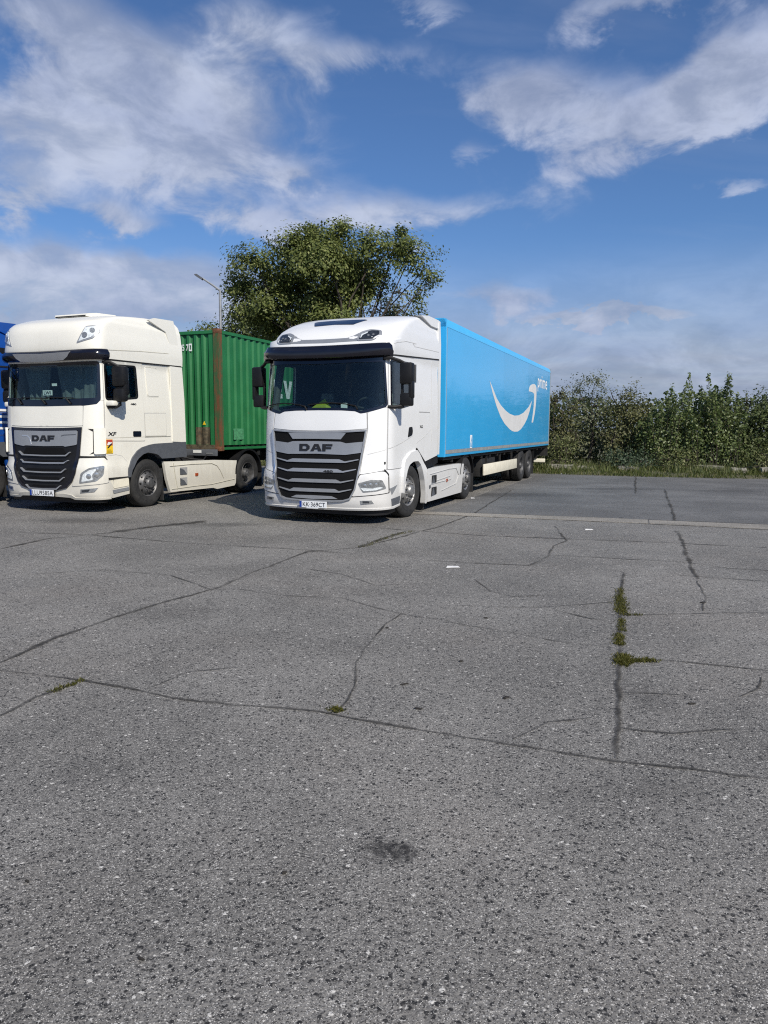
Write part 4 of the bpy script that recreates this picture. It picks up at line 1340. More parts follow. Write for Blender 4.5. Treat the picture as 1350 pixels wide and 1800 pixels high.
        MB().box(-.34, -.29, -1.628, -1.624, .327, .443).build('country_band', 'plate_blue', pl)
        text('plate_text', 'LLU9585A', .085, on_front(-.002, -1.627, .385), 'print_black', pl, width=.54)
        MB().box(-.36, .30, -1.612, -1.60, .31, .46).build('plate_frame', 'black_plastic', pl)
        # lettering on the door and the blind-spot sticker
        m4 = on_left(1.262, -1.04, 1.545) @ Matrix(((1, .35, 0, 0), (0, 1, 0, 0), (0, 0, 1, 0), (0, 0, 0, 1)))
        text('model_badge', 'XF', .075, m4, 'print_black', T, width=.22, bold=.03)
        text('power_badge', '480', .04, on_left(1.256, -.40, 2.145), 'print_black', T, width=.17, bold=.04)
        st = MB().box(1.252, 1.262, -1.205, -1.03, 1.165, 1.44).build('warning_sticker', 'sticker_yellow', T)
        MB().box(1.262, 1.2635, -1.20, -1.035, 1.32, 1.435).build('sticker_band', 'sticker_red', st)
        MB().prism([(-1.19, 1.33), (-1.10, 1.33), (-1.05, 1.38), (-1.15, 1.39)], 'x', 1.2632, 1.2648).build('sticker_print', 'paper', st)
        MB().prism([(-1.19, 1.27), (-1.15, 1.27), (-1.05, 1.35), (-1.05, 1.37), (-1.12, 1.34)], 'x', 1.2650, 1.2662).build('sticker_print', 'print_black', st)
        for k, w in enumerate((.12, .13, .10)):
            MB().box(1.2622, 1.2634, -1.185, -1.185 + w, 1.185 + k * .022, 1.193 + k * .022).build('sticker_print', 'print_black', st)
    else:
        for k, (z0, z1) in enumerate(((2.02, 2.07), (1.88, 1.93), (1.75, 1.80), (1.62, 1.67))):
            for mir in (0, 1):
                mm = mirror if mir else (lambda p: p)
                patch('livery_stripe', mm([(2.52, z0), (3.72 - .05 * k, z0), (3.72 - .05 * k, z1), (2.52, z1)]), S, 'print_white', T, .012, .004)
        for mir in (0, 1):
            mm = mirror if mir else (lambda p: p)
            patch('air_intake', mm(rounded([(2.9, 3.42), (3.70, 3.40), (3.70, 3.27), (3.1, 3.28)], .03)), S, 'black_plastic', T, .012, .012)
    return T


white_tractor = build_white_tractor()
cream_tractor = build_cab_over(B_LOC, B_ROT, 'cream_paint', 'cream white tractor unit with tall roof and grey mudguards, hauling the green container')
blue_tractor = build_cab_over((-9.85, 16.316), B_ROT, 'blue_paint', 'deep blue tractor unit mostly cut off at the left edge, beyond the cream one', True)
# ------------------------------------------------------------------ blue box semi-trailer
def build_box_trailer():
    T = empty('semi_trailer', (A_LOC[0], A_LOC[1], 0), A_ROT, 'bright blue box trailer with white curved arrow, coupled behind the white tractor', 'trailer')
    y0, y1, W = 2.35, 15.97, 1.25
    H = lambda y: 4.0 - (y - y0) * .002
    # front wall
    MB().box(-W, W, y0, y0 + .06, 1.07, 3.985).build('front_wall', 'trailer_blue', T)
    MB().box(-.7, .7, y0 - .02, y0, 1.3, 2.2).build('connection_panel', 'grey_plastic', T)
    # side walls: three sheets each, with fine joints between them
    for sg in (1, -1):
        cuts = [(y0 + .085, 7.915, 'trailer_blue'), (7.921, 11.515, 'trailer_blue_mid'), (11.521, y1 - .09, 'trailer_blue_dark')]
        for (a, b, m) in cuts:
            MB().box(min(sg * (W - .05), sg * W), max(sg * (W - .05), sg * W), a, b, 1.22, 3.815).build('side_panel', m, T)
        MB().box(min(sg * (W - .055), sg * (W - .006)), max(sg * (W - .055), sg * (W - .006)), y0 + .06, y1 - .03, 1.2, 3.83).build('panel_backing', 'trailer_blue_dark', T)
        # corner post with a pale edge strip
        MB().box(min(sg * (W - .05), sg * (W + .004)), max(sg * (W - .05), sg * (W + .004)), y0 + .001, y0 + .055, 1.07, 3.82).build('corner_post', 'trailer_rail_lit', T)
        MB().box(min(sg * (W - .05), sg * (W + .006)), max(sg * (W - .05), sg * (W + .006)), y0 + .058, y0 + .084, 1.22, 3.80).build('edge_strip', 'aluminium', T)
        # sloped upper rail
        mb = MB()
        v = []
        for y in (y0, y1):
            h = H(y)
            k = .185 if y == y0 else .12
            v += [(sg * (W + .004), y, 3.819), (sg * (W + .004), y, h - k * .75), (sg * (W - .05), y, h), (sg * (W - .25), y, h + .003), (sg * (W - .25), y, 3.819)]
        f = [(0, 1, 6, 5), (1, 2, 7, 6), (2, 3, 8, 7), (3, 4, 9, 8), (4, 0, 5, 9), (4, 3, 2, 1, 0), (5, 6, 7, 8, 9)]
        if sg < 0:
            f = [q[::-1] for q in f]
        mb.add(v, [q[::-1] for q in f])
        mb.build('roof_rail', 'trailer_rail_lit', T)
        # lower rail
        MB().box(min(sg * (W - .04), sg * (W + .010)), max(sg * (W - .04), sg * (W + .010)), y0 + .06, y1, 1.135, 1.215).build('lower_rail', 'aluminium', T)
        MB().box(min(sg * (W - .04), sg * (W + .005)), max(sg * (W - .04), sg * (W + .005)), y0 + .06, y1, 1.075, 1.133).build('floor_edge', 'trailer_blue_dark', T)
        MB().box(min(sg * (W - .08), sg * (W + .006)), max(sg * (W - .08), sg * (W + .006)), y1 - .085, y1 + .02, 1.075, 3.97).build('rear_post', 'aluminium', T)
    MB().box(-(W - .25), W - .25, y0, y1, 3.9, 3.985).build('roof', 'logo_white', T)
    MB().box(-(W - .055), W - .055, y0 + .06, y1, 1.0, 1.13).build('floor', 'chassis_black', T)
    for sx in (-1, 1):
        d = MB().box(min(0.004 * sx, (W - .09) * sx), max(.004 * sx, (W - .09) * sx), y1 - .02, y1 + .03, 1.14, 3.9).build('rear_door', 'trailer_blue', T)
        MB().tube([(.35 * sx, y1 + .05, 1.2), (.35 * sx, y1 + .05, 3.85)], .018, 6).build('lock_bar', 'galvanised', d)
    # print on the left side
    F = Flat((W + .0015, 2.35, 0), (0, 1, 0), (0, 0, 1))
    smile = [(3.887, 2.937), (4.07, 2.78), (4.318, 2.585), (4.764, 2.283), (5.275, 2.014), (5.802, 1.828), (6.477, 1.676), (6.85, 1.62), (7.201, 1.599), (7.679, 1.605), (8.167, 1.678), (8.738, 1.851),
             (9.166, 2.03), (9.557, 2.292), (9.916, 2.637), (9.34, 2.407), (8.502, 2.201), (7.791, 2.108), (7.143, 2.084), (6.458, 2.125), (5.911, 2.203), (5.242, 2.345), (4.742, 2.513), (4.149, 2.821)]
    patch('curved_arrow', smile, F, 'logo_white', T, .0015, .0014, h=.6)
    hook = [(9.325, 2.924), (9.349, 3.033), (9.537, 3.122), (9.834, 3.182), (10.238, 3.215), (10.521, 3.192), (10.688, 3.104), (10.717, 2.851), (10.673, 2.577), (10.507, 2.237), (10.205, 1.902),
            (9.962, 1.909), (10.14, 2.191), (10.26, 2.445), (10.299, 2.821), (10.246, 2.888), (10.051, 2.918), (9.667, 2.928)]
    patch('arrow_head', hook, F, 'logo_white', T, .0015, .0014, h=.6)
    text('lettering', 'prime', .58, on_left(W + .0015, 2.35 + 11.88, 3.29), 'print_white', T, width=1.95, bold=.012)
    # small notice near the front
    MB().box(W + .001, W + .0035, 4.42, 4.60, 1.22, 1.53).build('notice_plate', 'print_white', T)
    MB().prism([(4.45, 1.24), (4.57, 1.24), (4.53, 1.36), (4.56, 1.40), (4.50, 1.51), (4.49, 1.38), (4.45, 1.33)], 'x', W + .0036, W + .0048).build('notice_print', 'trailer_blue_dark', T)
    # running gear
    ch = MB()
    for sg in (1, -1):
        ch.box(sg * .55 - .05, sg * .55 + .05, 2.9, 15.6, .78, 1.0)
        ch.box(sg * .50 - .05, sg * .50 + .05, 10.0, 14.8, .62, .80)
    for y in np.arange(3.2, 15.6, .9):
        ch.box(-1.18, 1.18, y - .03, y + .03, .93, 1.0)
    for y in (11.0, 12.32):
        ch.box(-1.0, 1.0, y - .07, y + .07, .43, .57)
        ch.box(-.6, -.45, y - .3, y + .25, .5, .8)
        ch.box(.45, .6, y - .3, y + .25, .5, .8)
    ch.build('chassis_frame', 'chassis_black', T)
    for sg in (1, -1):
        lg = MB().box(min(sg * .68, sg * .84), max(sg * .68, sg * .84), 5.1, 5.26, .34, 1.0, .02)
        lg.box(min(sg * .60, sg * .92), max(sg * .60, sg * .92), 5.04, 5.32, .30, .34)
        lg.build('landing_leg', 'chassis_black', T)
        g = MB()
        g.box(min(sg * 1.17, sg * 1.215), max(sg * 1.17, sg * 1.215), 6.02, 10.20, .46, .755, .012)
        g = g.build('side_guard', 'cream_guard', T)
        for y in (6.5, 8.1, 9.7):
            MB().box(min(sg * 1.12, sg * 1.165), max(sg * 1.12, sg * 1.165), y - .03, y + .03, .5, 1.0).build('guard_bracket', 'chassis_black', g)
        MB().box(min(sg * .70, sg * 1.12), max(sg * .70, sg * 1.12), 6.1, 7.6, .42, .90, .02).build('pallet_box', 'chassis_black', T)
        for y in (11.0, 12.32):
            wheel(T, 'rear', 1.22, y, sg)
            wheel(T, 'rear', .90, y, sg)
        mg = MB()
        mg.prism([(10.28, .93), (10.33, .99), (12.95, .99), (13.0, .93), (13.02, .50), (13.04, .50), (13.04, .96), (12.97, 1.02), (10.31, 1.02), (10.25, .96)], 'x', .75 if sg > 0 else -1.23, 1.23 if sg > 0 else -.75)
        mg.build('mudguard', 'black_plastic', T)
        MB().box(min(sg * .80, sg * 1.2), max(sg * .80, sg * 1.2), 13.1, 13.13, .12, .55).build('mud_flap', 'rubber', T)
        lt = MB().box(min(sg * .78, sg * 1.22), max(sg * .78, sg * 1.22), 15.86, 15.94, .72, .88, .012).build('tail_light', 'orange_lens', T)
        MB().box(min(sg * .76, sg * 1.24), max(sg * .76, sg * 1.24), 15.80, 15.86, .66, .98).build('lamp_bracket', 'chassis_black', lt)
    MB().box(-1.2, 1.2, 15.5, 15.6, .42, .56, .015).build('underrun_bar', 'cream_guard', T)
    MB().box(-.9, .9, 15.45, 15.55, .56, 1.0).build('underrun_bracket', 'chassis_black', T)
    return T


box_trailer = build_box_trailer()


# ------------------------------------------------------------------ green container on its skeletal trailer
def build_container():
    T = empty('shipping_container', (B_LOC[0], B_LOC[1], 0), B_ROT, 'weathered green corrugated container with rusty corner post, behind the cream tractor', 'container')
    y0, y1, W, z0, z1 = 2.65, 14.84, 1.22, 1.11, 4.05

    def corrug(a, b, pitch, depth):
        """(position, depth) profile of pressed sheet"""
        out = [(a, 0)]
        n = int((b - a) / pitch)
        st = a + ((b - a) - n * pitch) / 2
        for i in range(n):
            p = st + i * pitch
            out += [(p + pitch * .12, 0), (p + pitch * .30, -depth), (p + pitch * .62, -depth), (p + pitch * .80, 0)]
        out.append((b, 0))
        return out
    for sg in (1, -1):
        pr = corrug(y0 + .16, y1 - .16, .278, .036)
        v = [(sg * (W - .012 + d), y, z) for z in (z0 + .14, z1 - .11) for (y, d) in pr]
        n = len(pr)
        f = [(i, i + 1, n + i + 1, n + i) for i in range(n - 1)]
        if sg < 0:
            f = [q[::-1] for q in f]
        make('side_wall', v, f, 'container_green', T)
        MB().box(min(sg * (W - .06), sg * W), max(sg * (W - .06), sg * W), y0 + .165, y1 - .165, z1 - .11, z1 - .035).build('top_rail', 'container_green', T)
        MB().box(min(sg * (W - .05), sg * (W - .004)), max(sg * (W - .05), sg * (W - .004)), y0 + .165, y1 - .165, z0 + .03, z0 + .09).build('bottom_rail', 'container_green', T)
        MB().box(min(sg * (W - .12), sg * (W - .06)), max(sg * (W - .12), sg * (W - .06)), y0 + .165, y1 - .165, z0 + .03, z0 + .16).build('rail_web', 'chassis_black', T)
    pr = corrug(-W + .16, W - .16, .213, .045)
    n = len(pr)
    v = [(x, y0 + .03 - d, z) for z in (z0 + .15, z1 - .11) for (x, d) in pr]
    make('front_wall', v, [(i, i + 1, n + i + 1, n + i) for i in range(n - 1)], 'container_green', T)
    MB().box(-W + .165, W - .165, y0 + .01, y0 + .08, z1 - .11, z1 - .035).build('front_header', 'container_green', T)
    MB().box(-W + .165, W - .165, y0 + .01, y0 + .08, z0 + .02, z0 + .15).build('front_sill', 'worn_paint', T)
    MB().box(-W + .06, W - .06, y0 + .08, y1 - .08, z1 - .06, z1 - .045).build('roof', 'container_green', T)
    MB().box(-W + .06, W - .06, y0 + .1, y1 - .1, z0 + .08, z0 + .14).build('floor', 'chassis_black', T)
    for sx in (-1, 1):
        MB().box(min(sx * .01, sx * (W - .16)), max(sx * .01, sx * (W - .16)), y1 - .06, y1 - .01, z0 + .15, z1 - .12).build('rear_door', 'container_green', T)
    for sx in (-1, 1):
        for (ya, yb) in ((y0, y0 + .16), (y1 - .16, y1)):
            p = MB().box(min(sx * (W - .155), sx * (W - .002)), max(sx * (W - .155), sx * (W - .002)), ya + .004, yb - .004, z0 + .115, z1 - .115).build('corner_post', 'rusty_green', T)
            for (za, zb) in ((z0, z0 + .115), (z1 - .115, z1)):
                c = MB().box(min(sx * (W - .165), sx * W), max(sx * (W - .165), sx * W), ya, yb + (.005 if ya == y0 else 0), za, zb, .012).build('corner_casting', 'brown_rust', p)
    # worn bare patch and print on the front wall
    wp = [(x, y0 + .026 - d) for (x, d) in pr if .46 < x < 1.02]
    k = len(wp)
    make('worn_patch', [(x, y, z) for z in (1.265, 1.69) for (x, y) in wp], [(i, i + 1, k + i + 1, k + i) for i in range(k - 1)], 'worn_paint', T)
    text('number_lettering', '05 7', .155, on_front(.20, y0 + .024, 3.63), 'print_white', T, width=.26, bold=.015)
    fl = Flat((.385, y0 + .024, 3.63), (1, 0, 0), (0, 0, 1))
    patch('check_digit', [(-.045, -.09), (.045, -.09), (.045, .09), (-.045, .09)], fl, 'print_white', T, .001, .002, [[(-.020, -.055), (.020, -.055), (.020, .055), (-.020, .055)]], .2)
    MB().prism([(.70, 1.75), (.79, 1.75), (.745, 1.84)], 'y', y0 + .018, y0 + .024).build('warning_label', 'sticker_yellow', T)
    # faded square and big letters on the left wall
    F = Flat((W - .010, 0, 0), (0, 1, 0), (0, 0, 1))
    patch('faded_square', [(3.24, 1.38), (3.69, 1.38), (3.69, 1.66), (3.24, 1.66)], F, 'faded_paint', T, .0, .002, h=.5)
    patch('number_lettering', [(5.22, 2.5), (5.68, 2.5), (5.68, 2.62), (5.38, 2.62), (5.38, 2.69), (5.64, 2.69), (5.64, 2.81), (5.38, 2.81), (5.38, 2.88), (5.68, 2.88), (5.68, 3.0), (5.22, 3.0)], F, 'print_white', T, .001, .002, h=.5)
    patch('number_lettering', [(5.74, 3.0), (5.90, 3.0), (5.99, 2.68), (6.08, 3.0), (6.24, 3.0), (6.07, 2.5), (5.91, 2.5)], F, 'print_white', T, .001, .002, h=.5)
    return T


simple('faded_paint', (.06, .24, .11), .7, var=.3, scale=20)
container = build_container()


def build_skeletal():
    T = empty('skeletal_trailer', (B_LOC[0], B_LOC[1], 0), B_ROT, 'dark skeletal trailer under the green container, mostly in shade', 'trailer')
    ch = MB()
    for sg in (1, -1):
        ch.box(sg * .5 - .06, sg * .5 + .06, 2.7, 14.8, .98, 1.105)
        ch.box(sg * .5 - .05, sg * .5 + .05, 6.0, 14.8, .68, .98)
    for y in (4.5, 6.2, 8.0, 9.8, 11.2, 12.5, 14.6):
        ch.box(-1.15, 1.15, y - .06, y + .06, .96, 1.09)
    ch.build('chassis_frame', 'chassis_black', T)
    b = MB().box(-1.15, 1.15, 2.56, 2.64, .99, 1.15, .012).build('front_bolster', 'grey_plastic', T)
    MB().box(.48, .72, 2.55, 2.558, 1.06, 1.13).build('bolster_plate', 'paper', b)
    MB().box(.86, 1.06, 2.55, 2.558, 1.03, 1.07).build('bolster_plate', 'galvanised', b)
    for sg in (1, -1):
        ho = MB().tube([(sg * .85, 2.58, 1.0), (sg * .9, 2.4, .9), (sg * .7, 2.2, .92), (sg * .4, 2.0, 1.0)], .02, 6).build('air_hose', 'black_plastic', T)
        MB().box(min(sg * .7, sg * .82), max(sg * .7, sg * .82), 6.0, 6.14, .35, 1.0).build('landing_leg', 'chassis_black', T)
        for y in (10.0, 11.31, 12.62):
            wheel(T, 'rear', 1.20, y, sg)
    MB().box(-1.15, 1.15, 9.95, 12.7, .48, .56).build('axle_frame', 'chassis_black', T)
    return T


skeletal = build_skeletal()

# ------------------------------------------------------------------ ground
U = Vector((math.cos(.3875), -math.sin(.3875), 0))
V = Vector((math.sin(.3875), math.cos(.3875), 0))
make('ground', [(-500, -300, -.06), (500, -300, -.06), (500, 900, -.06), (-500, 900, -.06)], [(0, 1, 2, 3)], 'soil', kind='structure')
EDGE = [(60, 6.0), (30, 17.9), (20, 22.2), (13.31, 25.11), (10.51, 25.71), (9.09, 26.15), (8.03, 26.62), (5.88, 27.6), (2.0, 29.3), (-5, 32.2), (-20, 38.4), (-60, 55)]
rr = random.Random(4)
edge = []
for i in range(len(EDGE) - 1):
    (xa, ya), (xb, yb) = EDGE[i], EDGE[i + 1]
    m = max(2, int(math.hypot(xb - xa, yb - ya) / .35))
    for j in range(m):
        t = j / m
        w = .11 if -8 < xa < 20 else .3
        edge.append((xa + (xb - xa) * t + rr.uniform(-w, w) * .5, ya + (yb - ya) * t + rr.uniform(-w, w)))
edge.append(EDGE[-1])
SPOTS = [(.04, 2.71, .13, .11, .95), (-1.44, 3.4, .30, .18, .25), (-1.95, 6.48, .7, .4, .3), (-5.39, 12.99, 1.2, .5, .55), (1.24, 3.21, .35, .2, .22), (-.14, 7.34, .6, .35, .25), (.85, 3.15, .3, .2, .2), (1.62, 4.45, .25, .35, .3),
         (-2.9, 12.5, 1.1, .35, .5), (2.25, 5.6, .5, .4, .12)]
ground_mat('asphalt_old', (.196, .188, .175), (.016, .016, .017), (.58, .56, .52), .22, .055, SPOTS, pink=.35, streak=.28)
ground_mat('asphalt_dark', (.142, .139, .135), (.02, .02, .02), (.30, .30, .30), .15, .05, [(3.3, 18.5, 1.6, .8, .6), (6.5, 20.5, 1.8, .4, .5), (9.5, 20.0, 1.6, .35, .4)], streak=.75)
ground_mat('concrete_old', (.262, .242, .212), (.05, .045, .04), (.42, .40, .36), .14, .06, streak=.5)
make('asphalt_lot', [(x, y, 0) for x, y in edge] + [(-60, -40, 0), (60, -40, 0)], [tuple(range(len(edge) + 1, -1, -1))], 'asphalt_old', kind='structure')

# darker bay beyond the concrete strip
lot2 = [(.86, 14.60), (1.45, 14.46), (3.55, 13.86), (5.49, 13.24), (6.83, 12.81), (14.0, 10.35), (40.0, .6)]
far = [(x, y - .12) for x, y in edge if 5.0 < x < 45]
bay_left = [(1.9, 17.0), (2.9, 19.6), (5.2, 25.3)]
make('asphalt_bay', [(x, y, .004) for x, y in lot2 + far + bay_left[::-1]], [tuple(range(len(lot2) + len(far) + len(bay_left)))], 'asphalt_dark', kind='structure')
# concrete strip of separate slabs
strip = bpy.data.objects.new('concrete_strip', None)
COL.objects.link(strip)
strip['kind'] = 'structure'
far_e = [(.62, 14.66), (1.45, 14.44), (3.55, 13.84), (5.49, 13.22), (6.83, 12.79), (14.0, 10.33), (22.0, 7.35)]
near_e = [(.50, 14.30), (1.32, 14.04), (3.42, 13.34), (5.28, 12.68), (6.52, 12.18), (13.7, 9.72), (21.7, 6.75)]


def along(pl, d):
    for i in range(len(pl) - 1):
        L = math.hypot(pl[i + 1][0] - pl[i][0], pl[i + 1][1] - pl[i][1])
        if d <= L or i == len(pl) - 2:
            t = d / L
            return (pl[i][0] + (pl[i + 1][0] - pl[i][0]) * t, pl[i][1] + (pl[i + 1][1] - pl[i][1]) * t)
        d -= L


for k in range(9):
    a, b = k * 2.25, k * 2.25 + 2.235
    mid = (a + b) / 2 + rr.uniform(-.2, .2)
    p = [along(near_e, a), along(near_e, mid), along(near_e, b), along(far_e, b), along(far_e, mid), along(far_e, a)]
    q = [(x + rr.uniform(-.025, .025), y + rr.uniform(-.03, .03)) for x, y in p]
    zt = .008 + rr.uniform(0, .004)
    mb = MB().prism(q, 'z', -.02, zt)
    mb.build('concrete_slab', 'concrete_old', strip)

# cracks and joints: thin ragged strips of dirt lying in the surface
CRACKS = {'near_joint': ([(-2.86, 4.95), (-2.64, 4.83), (-1.99, 4.65), (-1.17, 4.3), (-0.38, 4.12), (0.09, 3.94), (0.58, 3.76), (0.96, 3.59), (1.18, 3.5), (1.49, 3.43), (1.86, 3.32), (2.02, 3.28)], 0.05), 'left_diag': ([(-2.31, 3.84), (-2.23, 4.06), (-2.16, 4.33), (-2.06, 4.49), (-2.0, 4.67)], 0.05), 'long_joint': ([(-2.73, 5.01), (-2.62, 5.65), (-2.39, 6.27), (-2.12, 6.81), (-1.75, 7.44), (-1.5, 8.35), (-1.04, 9.75), (-0.36, 10.1), (0.22, 11.09), (0.99, 12.43), (1.81, 14.32), (2.61, 17.0), (3.52, 19.91)], 0.055), 'mid': ([(-1.74, 7.38), (-1.51, 7.42), (-1.05, 7.14), (-0.42, 7.03), (-0.19, 6.78), (0.23, 6.36), (0.58, 6.19)], 0.03), 'mid2': ([(0.16, 6.42), (0.03, 6.07), (-0.15, 5.39), (-0.2, 5.05), (-0.2, 4.69), (-0.22, 4.33), (-0.28, 4.15)], 0.03), 'seam': ([(2.81, 8.35), (2.46, 7.39), (2.17, 6.45), (1.94, 5.81), (1.77, 5.27), (1.68, 5.01), (1.41, 4.17), (1.2, 3.53)], 0.062), 'right': ([(1.71, 5.07), (1.96, 5.14), (2.16, 5.08), (2.38, 5.02), (2.69, 4.9), (2.92, 4.83)], 0.05), 'r2': ([(0.68, 6.75), (1.1, 6.69), (1.48, 6.7), (1.89, 6.81), (2.31, 6.96)], 0.03), 'r3': ([(1.59, 6.59), (1.85, 6.31), (2.06, 6.18)], 0.035), 'r4': ([(2.17, 6.41), (2.62, 6.46), (3.27, 6.51), (3.78, 6.48)], 0.03), 'r5': ([(1.46, 5.56), (1.66, 5.46), (1.79, 5.4)], 0.025), 'far1': ([(-6.7, 11.82), (-6.16, 11.51), (-4.68, 11.24), (-2.86, 10.44), (-1.39, 9.98), (-0.57, 9.67)], 0.045), 'far2': ([(-0.34, 12.31), (0.24, 11.98), (1.57, 11.31), (2.84, 10.99), (4.27, 10.64), (5.5, 10.26), (6.0, 10.13)], 0.06), 'far3': ([(-5.29, 9.87), (-5.08, 10.76), (-4.4, 11.43), (-3.91, 12.19), (-3.46, 12.66), (-3.2, 13.06)], 0.1), 'far3b': ([(-4.37, 11.5), (-3.91, 12.19), (-3.46, 12.66), (-3.21, 12.98)], 0.3), 'zig': ([(0.55, 9.14), (1.18, 8.96), (1.79, 8.79), (2.17, 9.48), (2.46, 10.33), (2.78, 10.87), (2.87, 11.66), (2.97, 12.5)], 0.045), 'zig2': ([(2.21, 9.57), (2.81, 9.41), (3.15, 9.29), (3.85, 9.07), (4.18, 8.66), (4.9, 8.47)], 0.035), 'v2': ([(4.87, 11.99), (4.44, 10.65), (4.02, 9.44), (3.53, 8.04)], 0.07), 'v3': ([(7.96, 20.53), (6.11, 15.32), (5.35, 13.2)], 0.08), 'v4': ([(9.05, 26.02), (7.71, 22.2), (6.63, 19.01)], 0.08), 'r6': ([(1.52, 4.47), (1.73, 4.47), (1.9, 4.44), (1.97, 4.34)], 0.03), 'r7': ([(2.58, 4.78), (2.43, 4.56), (2.25, 4.41)], 0.04), 'x1': ([(1.02, 7.99), (1.09, 7.36), (1.29, 7.13), (1.64, 7.19)], 0.03), 'x2': ([(3.35, 8.3), (3.79, 8.11), (4.28, 7.94)], 0.03), 'x3': ([(-0.92, 8.54), (-0.49, 8.21), (-0.09, 7.61), (0.16, 7.67)], 0.025), 'x4': ([(3.51, 7.98), (3.26, 7.2), (2.96, 6.57)], 0.025), 'x5': ([(-3.99, 8.13), (-3.32, 8.42), (-2.42, 8.1), (-1.78, 7.36)], 0.025), 'x6': ([(0.53, 6.19), (1.06, 5.84), (1.46, 5.56)], 0.025), 'x7': ([(0.7, 3.76), (0.94, 4.01), (1.22, 4.06)], 0.02), 'x8': ([(1.34, 3.92), (1.6, 3.85), (1.97, 3.91)], 0.02), 'x9': ([(-1.54, 4.46), (-1.35, 4.85), (-1.02, 4.95)], 0.018), 'patchA': ([(-0.36, 10.15), (0.14, 11.26), (0.37, 11.78)], 0.1)}
CRACKS.update({'gutter_edge': ([(.45, 14.26), (1.30, 14.0), (3.40, 13.30), (5.26, 12.64), (6.50, 12.14), (13.6, 9.7)], .07), 'bay_edge': ([(1.5, 14.5), (3.55, 13.9), (5.5, 13.28), (6.83, 12.85), (13.6, 10.5)], .06)})
rc = random.Random(11)


def ribbon(pts, w, z):
    """ragged strip along a path; u runs -1..1 across it"""
    P = []
    for i in range(len(pts) - 1):
        (xa, ya), (xb, yb) = pts[i], pts[i + 1]
        L = math.hypot(xb - xa, yb - ya)
        m = max(1, int(L / .12))
        for j in range(m):
            t = j / m
            P.append((xa + (xb - xa) * t, ya + (yb - ya) * t))
    P.append(pts[-1])
    jit = [0.0]
    for _ in P:
        jit.append(jit[-1] * .75 + rc.uniform(-1, 1) * .35)
    v, f, uv = [], [], []
    n = len(P)
    for i in range(n):
        a, b = P[max(i - 1, 0)], P[min(i + 1, n - 1)]
        d = Vector((b[0] - a[0], b[1] - a[1])).normalized()
        nx, ny = -d.y, d.x
        o = jit[i] * .035
        ww = w * rc.uniform(.55, 1.45) * (.35 if i in (0, n - 1) else 1)
        for k in (-1, 0, 1):
            v.append((P[i][0] + nx * (o + k * ww), P[i][1] + ny * (o + k * ww), z))
            uv.append(k)
    for i in range(n - 1):
        for k in range(2):
            f.append((i * 3 + k, i * 3 + k + 1, i * 3 + k + 4, i * 3 + k + 3))
    return v, f, uv


def build_cracks():
    zi = 0
    for key, (pts, w) in CRACKS.items():
        dist = sum(p[1] for p in pts) / len(pts)
        zi += 1
        bay = key in ('v3', 'v4')
        v, f, uv = ribbon(pts, max(w * (.36 if dist < 9 else .55), .013), .005 + .0004 * (zi % 7) + (.004 if bay else 0))
        o = make('pavement_crack', v, [q[::-1] for q in f], 'crack_dirt', kind='structure')
        ul = o.data.uv_layers.new(name='UVMap')
        for lp in o.data.loops:
            ul.data[lp.index].uv = (uv[lp.vertex_index], 0)


build_cracks()

# ------------------------------------------------------------------ leaves, grass and moss


def leaf_object(name, cen, size, mat, parent=None, up=.35, seed=1, kind=None, outward=None, aspect=.62):
    """one mesh of many leaf-sized quads, each with its own tint"""
    r = np.random.default_rng(seed)
    n = len(cen)
    cen = np.asarray(cen, float)
    nrm = r.normal(size=(n, 3))
    nrm /= np.linalg.norm(nrm, axis=1)[:, None]
    nrm[:, 2] = np.abs(nrm[:, 2]) + up
    if outward is not None:
        nrm += outward * 1.5
    nrm /= np.linalg.norm(nrm, axis=1)[:, None]
    t = r.normal(size=(n, 3))
    a = np.cross(nrm, t)
    a /= np.linalg.norm(a, axis=1)[:, None]
    b = np.cross(nrm, a)
    s = (np.asarray(size) * r.uniform(.65, 1.35, n))[:, None]
    v = np.empty((n, 4, 3))
    v[:, 0] = cen - a * s
    v[:, 1] = cen - b * s * aspect + nrm * s * .18
    v[:, 2] = cen + a * s
    v[:, 3] = cen + b * s * aspect + nrm * s * .18
    me = bpy.data.meshes.new(name)
    me.vertices.add(n * 4)
    me.vertices.foreach_set('co', v.ravel())
    me.loops.add(n * 4)
    me.loops.foreach_set('vertex_index', np.arange(n * 4, dtype=np.int32))
    me.polygons.add(n)
    me.polygons.foreach_set('loop_start', np.arange(0, n * 4, 4, dtype=np.int32))
    at = me.attributes.new('tint', 'FLOAT', 'FACE')
    at.data.foreach_set('value', r.random(n).astype(np.float32))
    me.update(calc_edges=True)
    me.validate()
    return link_mesh(name, me, mat, parent, kind)


